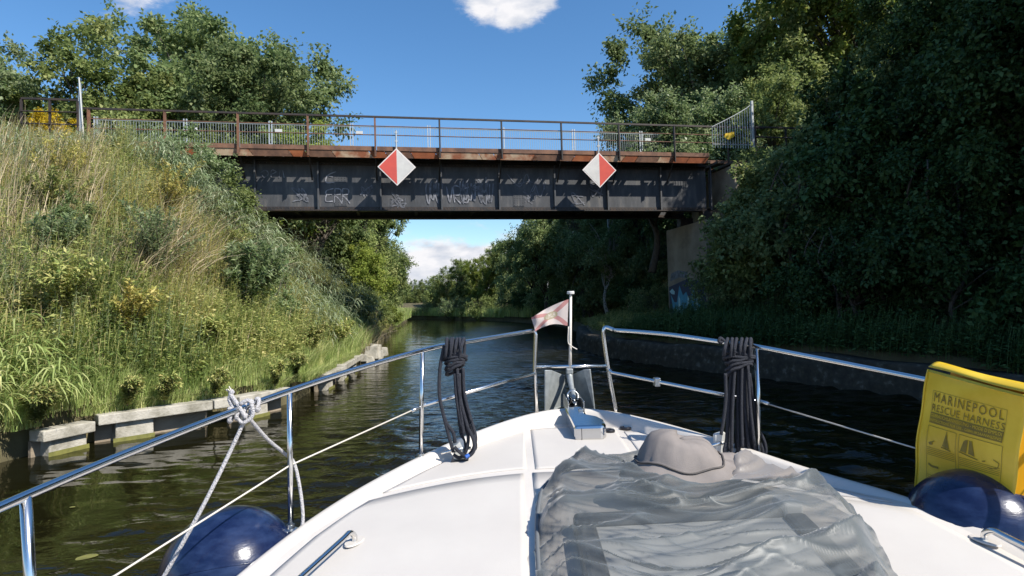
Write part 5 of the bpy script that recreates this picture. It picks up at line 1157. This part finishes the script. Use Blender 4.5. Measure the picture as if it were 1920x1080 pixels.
# white braided rope with knot on the left rail
RP = thing('fender_rope', 'white braided rope knotted on the left handrail and holding the fender', 'rope', PY(458, 765, 2.65))
def ropeobj(nm, pts, r, m_, parent, k=10, smooth=6, twist=None):
    p = spline([np.array(q, float) for q in pts], smooth) if smooth else pts; mb = MB().tube(p, r, k); o = obj(nm, mb, m_, parent, smooth=True)
    if m_ == 'rope_white':
        a = o.data.attributes.new('uvt', 'FLOAT_VECTOR', 'POINT'); d = 0; n = len(p); data = []
        for i in range(n):
            if i: d += np.linalg.norm(np.array(p[i])-np.array(p[i-1]))
            for j in range(k): data += [d*60, (j if j <= k/2 else k-j)*1.5, 0]
        a.data.foreach_set('vector', data)
    return o
kd = 2.6; kn = PY(458, 768, kd)
ropeobj('rope_leg', [PY(464, 775, kd-.02), PY(430, 850, 2.55), PY(380, 950, 2.48), PY(318, 1062, 2.42), PY(290, 1110, 2.42)], .0085, 'rope_white', RP)
ropeobj('rope_leg', [PY(466, 783, kd-.02), PY(500, 822, 2.72), PY(533, 850, 2.86), PY(551, 868, 2.86), PY(563, 920, 2.86), PY(568, 975, 2.85), PY(560, 1003, 2.8)], .0085, 'rope_white', RP)
wr_ = []; 
for i in range(5):
    o_ = (i-2)*.018; rad = .024; ctr = kn+np.array([.022, .03, .008])*((i-2)*.8)
    pts = [ctr+np.array([rad*.45*math.cos(a)+o_*.1, -rad*math.cos(a)*.9+.012*math.sin(2*a), rad*math.sin(a)*1.15]) for a in np.linspace(0, 6.283, 13)[:-1]]
    wr_ += [pts]
mbk = MB(); 
for pts in wr_: mbk.tube(pts, .009, 8, closed=True, smooth=2)
mbk.tube([kn+np.array(q) for q in ((-.02, -.035, .0), (-.05, -.03, .05), (-.035, -.03, .085), (-.045, -.03, .075), (-.01, -.04, .03), (.025, -.04, -.03))], .009, 8, smooth=4)
mbk.tube([kn+np.array(q) for q in ((.0, -.04, .03), (.04, -.035, .045), (.05, -.03, -.02), (.01, -.04, -.05), (-.02, -.03, -.02))], .009, 8, smooth=4)
o = obj('knot', mbk, 'rope_white', RP, smooth=True); a = o.data.attributes.new('uvt', 'FLOAT_VECTOR', 'POINT'); a.data.foreach_set('vector', np.array(o.data.attributes['position'].data[0].vector).repeat(0).tolist() or [v for i in range(len(o.data.vertices)) for v in (i*.35, (i % 8)*1.5, 0)])
fr_ = MB()
for i in range(7): q = kn+np.array((-.038, -.03, .08)); fr_.tube([q, q+np.array((rnd.uniform(-.03, .01), rnd.uniform(-.01, .01), rnd.uniform(.005, .04)))], .003, 4)
obj('frayed_end', fr_, 'wire_cover', RP)

# ---- black rope hanks
def hank(label, px0, px1, ytop, ybelow, body, loops, d, cleat):
    t = thing('rope_hank', label, 'rope', PY(.5*(px0+px1), ytop, d), 'coiled black mooring lines on the bow rails'); mb = MB(); r = .0105
    w = px1-px0; cx_ = .5*(px0+px1)
    # turns over the rail
    n = 6
    for i in range(n):
        x = px0+8+(w-18)*i/(n-1)+rnd.uniform(-2, 2); j_ = rnd.uniform(-4, 4); a = PY(x, ytop-2+rnd.uniform(-2, 2), d+.00); 
        pts = [PY(x-2+j_, ytop+30+j_, d-.045), PY(x+j_, ytop+12, d-.055-.004*abs(j_)), PY(x+1, ytop-3, d-.02), PY(x+2, ytop-3, d+.03), PY(x+3, ytop+12, d+.05), PY(x+1, ytop+34, d+.03)]
        mb.tube(pts, r, 8, smooth=4)
    # horizontal wraps around the neck
    for i in range(5):
        yy_ = ytop+26+i*6.5; hw = w*.45-i*1.6; pts = []
        for a in np.linspace(0, 6.283, 13)[:-1]: q = PY(cx_+hw*math.cos(a)*(1.0+.06*math.sin(i*2.1)), yy_+4*math.sin(a)*-1+rnd.uniform(-1.2, 1.2)+(3-3.2*i+rnd.uniform(-2, 2))*math.cos(a), d-.052*math.sin(a)*1.0+.0); pts.append(q)
        mb.tube(pts, r, 8, closed=True, smooth=3)
    # hanging strands
    for (xt, yt, xb_, yb_, dd) in body:
        mid = (.5*(xt+xb_)+rnd.uniform(-3, 3), .5*(yt+yb_)); mb.tube([PY(xt, yt, d-.02+dd), PY(mid[0]-2, mid[1], d-.02+dd), PY(xb_, yb_, d-.03+dd)], r, 8, smooth=6)
    for lp, dd in loops: mb.tube([PY(a, b__, d-.03+dd) for a, b__ in lp], r, 8, smooth=5)
    obj('rope_coil', mb, 'rope_black', t, smooth=True); return t
h1 = hank('black rope coil hanging from the left bow rail beside the blue water', 829, 877, 640, 700,
    [(851, 690, 872, 800, .0), (857, 690, 878, 805, -.02), (863, 690, 882, 800, .01), (868, 690, 884, 790, -.01), (855, 700, 864, 812, .02), (861, 700, 870, 815, -.02), (866, 700, 888, 815, .01), (853, 700, 866, 800, -.015)],
    [([(872, 798), (878, 820), (874, 845), (862, 858), (850, 852)], 0), ([(878, 804), (888, 826), (888, 846), (876, 856), (862, 848), (852, 838)], -.02), ([(884, 790), (892, 820), (888, 840), (880, 852), (868, 856)], .01), ([(864, 812), (872, 835), (868, 850), (856, 846)], .02), ([(888, 815), (892, 838), (882, 850)], 0),
     ([(833, 648), (825, 690), (824, 740), (832, 780), (845, 830), (850, 848)], .0), ([(832, 780), (838, 795), (850, 812), (853, 830)], .0)], 3.62, 0)
h2 = hank('black rope coil hanging from the right bow rail over the dark water', 1354, 1418, 640, 700,
    [(1372, 685, 1362, 830, .0), (1378, 685, 1372, 840, -.02), (1385, 685, 1384, 845, .0), (1391, 685, 1392, 840, -.02), (1397, 685, 1404, 840, .0), (1402, 685, 1414, 830, -.02), (1375, 690, 1366, 845, .02), (1394, 690, 1399, 850, .02), (1388, 690, 1380, 840, .02), (1405, 700, 1422, 825, .01), (1400, 690, 1410, 850, .02)],
    [([(1362, 830), (1358, 845), (1366, 858), (1380, 852), (1388, 835), (1393, 820)], 0), ([(1372, 840), (1374, 856), (1390, 862), (1404, 856), (1406, 845)], -.02), ([(1384, 845), (1376, 862), (1392, 870), (1416, 872), (1430, 866), (1436, 845), (1432, 825), (1424, 810)], .0), ([(1414, 830), (1416, 852), (1404, 862), (1388, 862)], -.01), ([(1422, 825), (1430, 845), (1424, 862), (1404, 868)], .0),
     ([(1335, 838), (1334, 855), (1350, 862), (1370, 866), (1395, 868), (1420, 876), (1432, 868)], -.01), ([(1360, 700), (1361, 745), (1357, 785), (1352, 815)], -.02), ([(1354, 642), (1348, 640), (1351, 634), (1358, 640)], 0)], 3.6, 0)
for p_, t_ in ((PY(873, 857, 3.55), h1), (PY(1434, 874, 3.5), h2)): obj('whipping', MB().tube([p_, p_+np.array([.02, .01, .01])], .012, 8), 'blue_whip', t_)

# ---- yellow rescue bag draped over the right rail
BG = thing('rescue_bag', 'yellow vinyl rescue harness bag with printed instructions hanging on the right rail', 'bag', (2.0, 2.6, 1.8))
TL = PY(1741, 692, 2.88); TR = PY(1925, 741, 2.42); BL = PY(1718, 915, 2.93); BRr = PY(1900, 968, 2.52)
eu = TR-TL; ev = BL-TL; nrm = np.cross(ev, eu); nrm /= np.linalg.norm(nrm)
if nrm@(np.array([0, 0, 2.2])-TL) < 0: nrm = -nrm
def FP(u, v, dep=0.):
    p = TL*(1-u)*(1-v)+TR*u*(1-v)+BL*(1-u)*v+BRr*u*v
    bul = .018*math.sin(math.pi*min(max(u, 0), 1))*math.sin(math.pi*min(1, v*1.05)**.8)+.006*math.sin(u*5+v*4)*v+.004*math.sin(v*13+u*2)
    side = .012*math.sin(v*3.1)*(u-.5)*-2*0
    return p+nrm*(bul+dep)+eu*(-.035*math.sin(v*2.6)*(1-u))
nu, nv = 28, 30; fr0 = [[FP(j/nu, i/nv) for j in range(nu+1)] for i in range(nv+1)]
mb = MB(); mb.grid(fr0); o = obj('front_flap', mb, 'yellow_vinyl', BG, smooth=True); s_ = o.modifiers.new('thick', 'SOLIDIFY'); s_.thickness = .002; s_.offset = 0
up_ = np.array([0, 0, 1.])
back = -nrm*.13
tpc = [[FP(j/nu, 0)+(back*(i/8))+up_*(.035*math.sin(math.pi*min(1, i/8*.9+.1))-.0)+up_*(.003*math.sin(j*.23+i*.4)) for j in range(nu+1)] for i in range(9)]
mb = MB(); mb.grid(tpc); o = obj('top_fold', mb, 'yellow_vinyl', BG, smooth=True); s_ = o.modifiers.new('thick', 'SOLIDIFY'); s_.thickness = .002; s_.offset = 0
bk_ = [[FP(j/nu, i/nv)+back-up_*.0 for j in range(nu+1)] for i in range(nv+1)]
mb = MB(); mb.grid(bk_); obj('back_panel', mb, 'yellow_deep', BG, smooth=True)
mb = MB(); mb.grid([[FP(.985, i/nv*.98)+back*(j/6)*1.0+eu*.02*math.sin(j/6*3.1) for j in range(7)] for i in range(nv+1)]); obj('side_gusset', mb, 'yellow_deep', BG, smooth=True)
ed = MB(); ed.tube([FP(0, t, .002) for t in np.linspace(0, 1, 20)]+[FP(t, 1, .002) for t in np.linspace(.05, 1, 20)], .004, 6); ed.tube([FP(t, 0.02, .003) for t in np.linspace(0, 1, 20)], .003, 6); obj('piping', ed, 'yellow_vinyl', BG, smooth=True)
def ink_poly(pts, m_='ink', d=.004):   # pts in u,v
    mb = MB(); mb.add([FP(u, v, d) for u, v in pts], [tuple(range(len(pts)))]); return mb
def ink_line(pts, w=.004, d=.0042):
    mb = MB()
    for (a, b__), (c, e) in zip(pts[:-1], pts[1:]):
        dx, dy = c-a, e-b__; L = math.hypot(dx, dy) or 1; nx, ny_ = -dy/L*w*.5, dx/L*w*.5
        k = max(1, int(L/.06)); 
        for i in range(k):
            a0, b0, a1, b1 = a+dx*i/k, b__+dy*i/k, a+dx*(i+1)/k, b__+dy*(i+1)/k
            mb.add([FP(a0+nx, b0+ny_, d), FP(a0-nx, b0-ny_, d), FP(a1-nx, b1-ny_, d), FP(a1+nx, b1+ny_, d)], [(0, 1, 2, 3)])
    return mb
def text(s_, u0, u1, v0, v1, m_='ink', d=.0046, nm='lettering', space=1.0):
    cu = bpy.data.curves.new('t', 'FONT'); cu.body = s_; cu.size = 1; cu.resolution_u = 2; cu.space_character = space
    to = bpy.data.objects.new('t', cu); C.objects.link(to); bpy.context.view_layer.update()
    dg = bpy.context.evaluated_depsgraph_get(); me = bpy.data.meshes.new_from_object(to.evaluated_get(dg)); bpy.data.objects.remove(to)
    co = np.array([v.co[:] for v in me.vertices]); mn = co.min(0); mxx = co.max(0); fs = [tuple(p.vertices) for p in me.polygons]; bpy.data.meshes.remove(me)
    vs = [FP(u0+(u1-u0)*(c[0]-mn[0])/(mxx[0]-mn[0]), v1-(v1-v0)*(c[1]-mn[1])/(mxx[1]-mn[1]), d) for c in co]
    mb = MB(); mb.add(vs, fs); return obj(nm, mb, m_, BG)
text('MARINEPOOL', .14, .84, .165, .245, space=1.25); text('RESCUE HARNESS', .13, .86, .265, .325, space=1.1)
bar = MB()
for i in range(12): a, c = .12+.74*i/12, .12+.74*(i+1)/12; bar.add([FP(a, .335, .004), FP(c, .335, .004), FP(c, .425, .004), FP(a, .425, .004)], [(0, 1, 2, 3)])
obj('label_bar', bar, 'ink', BG)
text("GEBRAUCHSANWEISUNG - MODE D'EMPLOI", .13, .85, .343, .372, 'yellow_vinyl', .006); text('INSTRUCTIONS FOR USE - GEBRUIKSAANWIJZING', .13, .85, .388, .417, 'yellow_vinyl', .006)
fr2 = MB()
def addm(a, b__): a.add(b__.v, b__.f)
for (a, c, e, f_) in ((.12, .44, .45, .98), (.47, .87, .45, .98)): addm(fr2, ink_line([(a, e), (c, e), (c, f_), (a, f_), (a, e)], .004))
addm(fr2, ink_line([(.12, .155), (.86, .155), (.86, .335)], .003)); addm(fr2, ink_line([(.12, .155), (.12, .335)], .003))
for v in (.63, .645, .66, .675, .69): addm(fr2, ink_line([(.13, v), (.43, v)], .0035)); addm(fr2, ink_line([(.48, v+.01), (.86, v+.01)], .0035))
for v in (.86, .875, .89, .905): addm(fr2, ink_line([(.13, v), (.40, v)], .0035)); addm(fr2, ink_line([(.48, v), (.84, v)], .0035))
addm(fr2, ink_poly([(.335, .47), (.375, .60), (.30, .59)])); addm(fr2, ink_line([(.338, .46), (.338, .61)], .006)); addm(fr2, ink_line([(.29, .60), (.39, .615)], .01))
addm(fr2, ink_poly([(.52, .50), (.545, .48), (.56, .48), (.55, .59), (.49, .585)])); addm(fr2, ink_poly([(.575, .48), (.60, .48), (.63, .60), (.57, .59)])); addm(fr2, ink_line([(.48, .595), (.66, .62)], .008))
addm(fr2, ink_poly([(.145, .59), (.18, .575), (.19, .60), (.16, .61)])); addm(fr2, ink_line([(.18, .585), (.21, .565)], .008))
addm(fr2, ink_line([(.80, .58), (.85, .60), (.84, .64), (.79, .66), (.75, .655)], .006)); addm(fr2, ink_line([(.70, .62), (.73, .61)], .008))
addm(fr2, ink_line([(.14, .77), (.18, .785), (.25, .785)], .018)); addm(fr2, ink_line([(.30, .80), (.33, .825)], .01)); addm(fr2, ink_poly([(.34, .82), (.365, .80), (.375, .85), (.35, .86)]))
addm(fr2, ink_poly([(.52, .76), (.55, .73), (.58, .75), (.56, .80), (.60, .82), (.53, .84)])); addm(fr2, ink_line([(.48, .83), (.56, .845)], .012)); addm(fr2, ink_line([(.64, .77), (.80, .79)], .012))
obj('instruction_drawings', fr2, 'ink', BG)

# ---- crumpled sheer cover over the deck hatch
HT = thing('deck_hatch', 'white framed deck hatch under the crumpled grey net cover', 'hatch', (.8, 2.4, 1.2))
def hz(x, y): return deckz(x, y)
mb = MB(); hx0, hx1, hy0, hy1 = .24, 1.22, 1.55, 2.62
for (x0, x1, y0, y1) in ((hx0, hx1, hy1-.09, hy1), (hx0, hx0+.09, hy0, hy1-.092), (hx1-.09, hx1, hy0, hy1-.092)):
    mb.add([(x, y, hz(x, y)-.01) for x, y in ((x0, y0), (x1, y0), (x1, y1), (x0, y1))]+[(x, y, hz(x, y)+.085) for x, y in ((x0, y0), (x1, y0), (x1, y1), (x0, y1))], [(0, 3, 2, 1), (4, 5, 6, 7), (0, 1, 5, 4), (1, 2, 6, 5), (2, 3, 7, 6), (3, 0, 4, 7)])
obj('hatch_frame', mb, 'hatch_frame', HT, bevel=.02)
mb = MB(); mb.add([(x, y, hz(x, y)+.06) for x, y in ((hx0+.09, hy0), (hx1-.09, hy0), (hx1-.09, hy1-.09), (hx0+.09, hy1-.09))], [(0, 1, 2, 3)]); obj('hatch_pane', mb, 'hatch_glass', HT)
px_ = PY(1500, 1000, 2.5); obj('hatch_latch', MB().box(px_[0]-.05, px_[0]+.03, 2.52, 2.66, hz(1.1, 2.6)+.01, hz(1.1, 2.6)+.11), 'hatch_white', HT, bevel=.01)

m = bpy.data.materials.new('sheer_cover'); m.use_nodes = True; nt = m.node_tree; MATS['sheer_cover'] = m; b = nt.nodes['Principled BSDF']
b.inputs['Roughness'].default_value = .46; b.inputs['Specular IOR Level'].default_value = .45; b.inputs['Sheen Weight'].default_value = .35
at = N_('ShaderNodeAttribute'); at.attribute_name = 'opq'
tcn = N_('ShaderNodeTexCoord'); no = N_('ShaderNodeTexNoise'); no.inputs['Scale'].default_value = 4.5; no.inputs['Detail'].default_value = 5; nt.links.new(tcn.outputs['Object'], no.inputs[0])
lw_ = N_('ShaderNodeLayerWeight'); lw_.inputs[0].default_value = .42
colr = mixc(at.outputs['Fac'], (.085, .097, .10), (.20, .178, .163)); nt.links.new(colr, b.inputs['Base Color'])
fo_ = N_('ShaderNodeAttribute'); fo_.attribute_name = 'fold'
al = mt('ADD', .24, mt('MULTIPLY', lw_.outputs['Facing'], .36)); al = mt('ADD', al, mt('MULTIPLY', fo_.outputs['Fac'], .72)); al = mt('ADD', al, mt('MULTIPLY', mt('SUBTRACT', no.outputs[0], .5), .4)); al = mt('MAXIMUM', al, at.outputs['Fac']); n = N_('ShaderNodeClamp'); nt.links.new(al, n.inputs[0]); al = n.outputs[0]
nt.links.new(al, b.inputs['Alpha'])
# fine creases
vn = N_('ShaderNodeTexNoise'); vn.inputs['Scale'].default_value = 7; vn.inputs['Detail'].default_value = 8; vn.inputs['Distortion'].default_value = 1.6; vn.noise_type = 'RIDGED_MULTIFRACTAL'
nt.links.new(tcn.outputs['Object'], vn.inputs[0]); bp = N_('ShaderNodeBump'); bp.inputs['Strength'].default_value = .65; bp.inputs['Distance'].default_value = .014; vr = N_('ShaderNodeMapRange'); vr.interpolation_type = 'SMOOTHSTEP'; vr.inputs[1].default_value = .45; vr.inputs[2].default_value = 1.3; nt.links.new(vn.outputs[0], vr.inputs[0]); nt.links.new(vr.outputs[0], bp.inputs['Height']); nt.links.new(bp.outputs[0], b.inputs['Normal'])
# footprint outline (world x,y) taken around the hatch
OUT = np.array([(.06, 1.7), (.06, 2.1), (.065, 2.5), (.085, 2.8), (.13, 3.05), (.26, 3.26), (.46, 3.30), (.76, 3.30), (1.05, 3.20), (1.27, 3.08), (1.41, 2.92), (1.47, 2.73), (1.47, 2.5), (1.40, 2.25), (1.30, 2.0), (1.20, 1.7), (1.1, 1.55), (.7, 1.52), (.3, 1.56), (.06, 1.7)])
cxy = np.array((.78, 2.45))
def smoothstep(a, b__, x): t = np.clip((x-a)/(b__-a), 0, 1); return t*t*(3-2*t)
nA, nR = 300, 130; ang = []; o3 = [np.array((*q, 0.)) for q in OUT]; ol = np.array(spline(o3, 12))[:, :2]; seg = np.concatenate([[0], np.cumsum(np.linalg.norm(np.diff(ol, axis=0), axis=1))]); uu = np.linspace(0, seg[-1], nA)
ol = np.stack([np.interp(uu, seg, ol[:, 0]), np.interp(uu, seg, ol[:, 1])], 1)
vs = []; op = []
hat = np.array((.80, 2.92))
FOLD = []
def cover_h(x, y, f):
    e = 1-f
    base = .125*smoothstep(0, .20, e)+.02*smoothstep(.2, .6, e)
    wx = x+.16*noise.noise(Vector((x*2, y*2, 11))); wy = y+.16*noise.noise(Vector((x*2, y*2, 17)))
    v = wy+.22*math.sin(wx*2.3+.4)-.10*(wx-.8)**2
    def ridge(a, b__, c, p): return max(0., 1-abs(noise.noise(Vector((a, b__, c))))*2.2)**p
    r1, r2_, r3 = ridge(wx*.9, v*3.6, 1.7, 2.4), ridge(wx*1.6+v*1.5, v*7.5, 5.2, 2.6), ridge(wx*3-v*3, v*14+wx*3, 8.8, 2.4)
    h = base+smoothstep(0, .10, e)*(.060*r1+.032*r2_+.012*r3-.015)
    FOLD.append(min(1., .25*r1+.45*r2_**2+.55*r3**3+.25*(noise.noise(Vector((wx*1.3, v*2.2, 21)))+.4)))
    h += (1-smoothstep(0, .10, e))*(.018+.03*noise.noise(Vector((x*13, y*13, 6.6))))
    d = math.hypot((x-hat[0])/.27, (y-hat[1])/.24); h = h*(1-.75*(1-smoothstep(.7, 1.1, d)))+.02*(1-smoothstep(.7, 1.1, d))
    return h
for i in range(nR+1):
    f = i/nR
    for k in range(nA):
        q = cxy+(ol[k]-cxy)*f; q[0] += .012*noise.noise(Vector((q[0]*9, q[1]*9, 4)))*(1 if f > .9 else 0)
        h = cover_h(q[0], q[1], f); z = deckz(q[0], q[1])+.012+max(h, .002)
        vs.append((q[0], q[1], z))
        d = math.hypot((q[0]-hat[0])/.24, (q[1]-hat[1])/.22); nn_ = noise.noise(Vector((q[0]*3, q[1]*3, 7)))
        o_ = max(0, (smoothstep(2.80+.14*math.sin(q[0]*4), 2.83+.14*math.sin(q[0]*4), q[1]))*smoothstep(.86, .9, q[0])*(1-smoothstep(1.30, 1.33, q[0]+nn_*.1)))
        op.append(float(o_))
mb = MB(); mb.add(vs, [(i*nA+k, i*nA+k+1, (i+1)*nA+k+1, (i+1)*nA+k) for i in range(nR) for k in range(nA-1)])
co = obj('hatch_cover', mb, 'sheer_cover', None, smooth=True, off=(.8, 2.4, 1.2)); tagk(co, 'crumpled translucent grey net cover with a peaked cap lying on the foredeck', 'cover')
a = co.data.attributes.new('opq', 'FLOAT', 'POINT'); a.data.foreach_set('value', op)
a = co.data.attributes.new('fold', 'FLOAT', 'POINT'); a.data.foreach_set('value', [float(q) for q in FOLD[:len(vs)]])
OFF[co.name] = np.array((.8, 2.4, 1.2))
# grey sun hat lying on the cover
HATT = thing('sun_hat', 'crumpled grey cloth sun hat lying on the net cover', 'hat', (hat[0], hat[1], 1.25)); mat('hat_cloth', (.235, .205, .19), .85, c2=(.185, .163, .152), scale=7, bump=.12, bscale=220)
hc = np.array((hat[0]-.01, hat[1]-.03, deckz(hat[0], hat[1])+.175)); k = 64
def hatring(r_, z_, wob=1.):
    out = []
    for j in range(k):
        a = 2*math.pi*j/k; c, s_ = math.cos(a), math.sin(a); nn = noise.noise(Vector((c*1.2+4, s_*1.2, z_*3)))*.16+(.5-abs(noise.noise(Vector((c*3.2, s_*3.2, z_*7+5)))))*.09-.04+.035*(1-abs(noise.noise(Vector((c*7, s_*7, z_*10+9))))*3)*(1 if z_ > .02 else .5)
        rr = r_*(1+nn*wob); out.append(hc+np.array((rr*c*1.2, rr*s_*.92, z_*(.86+.16*c*-1)+(.028*math.sin(a*2+.7)+.014*math.sin(a*5))*(1 if r_ > .15 else .45)*wob-.10*rr*s_*0)))
    return out
mb = MB(); P = [hatring(*q) for q in ((.25, -.05, 1.4), (.222, -.028, 1.1), (.19, -.002, .7), (.170, .018, .6), (.165, .03, .55), (.158, .055, .55), (.142, .09, .7), (.124, .125, .8), (.105, .146, .8), (.07, .158, .8), (.03, .160, .6), (.002, .158, .2))]
mb.grid([q+[q[0]] for q in P]); o = obj('hat_cloth', mb, 'hat_cloth', HATT, smooth=True); s_m = o.modifiers.new('thick', 'SOLIDIFY'); s_m.thickness = .003
sb = MB(); sb.tube(hatring(.179, .019, .6), .005, 5, closed=True); mat('hat_seam', (.09, .08, .075), .9); obj('brim_seam', sb, 'hat_seam', HATT, smooth=True)
hem = MB(); hem.tube([(q[0]+.012, q[1], deckz(q[0], q[1])+.03+.0*q[1]) for q in ol[:115]], .010, 8); mat('hem_cloth', (.13, .14, .15), .7); obj('hem_cord', hem, 'hem_cloth', co, smooth=True)
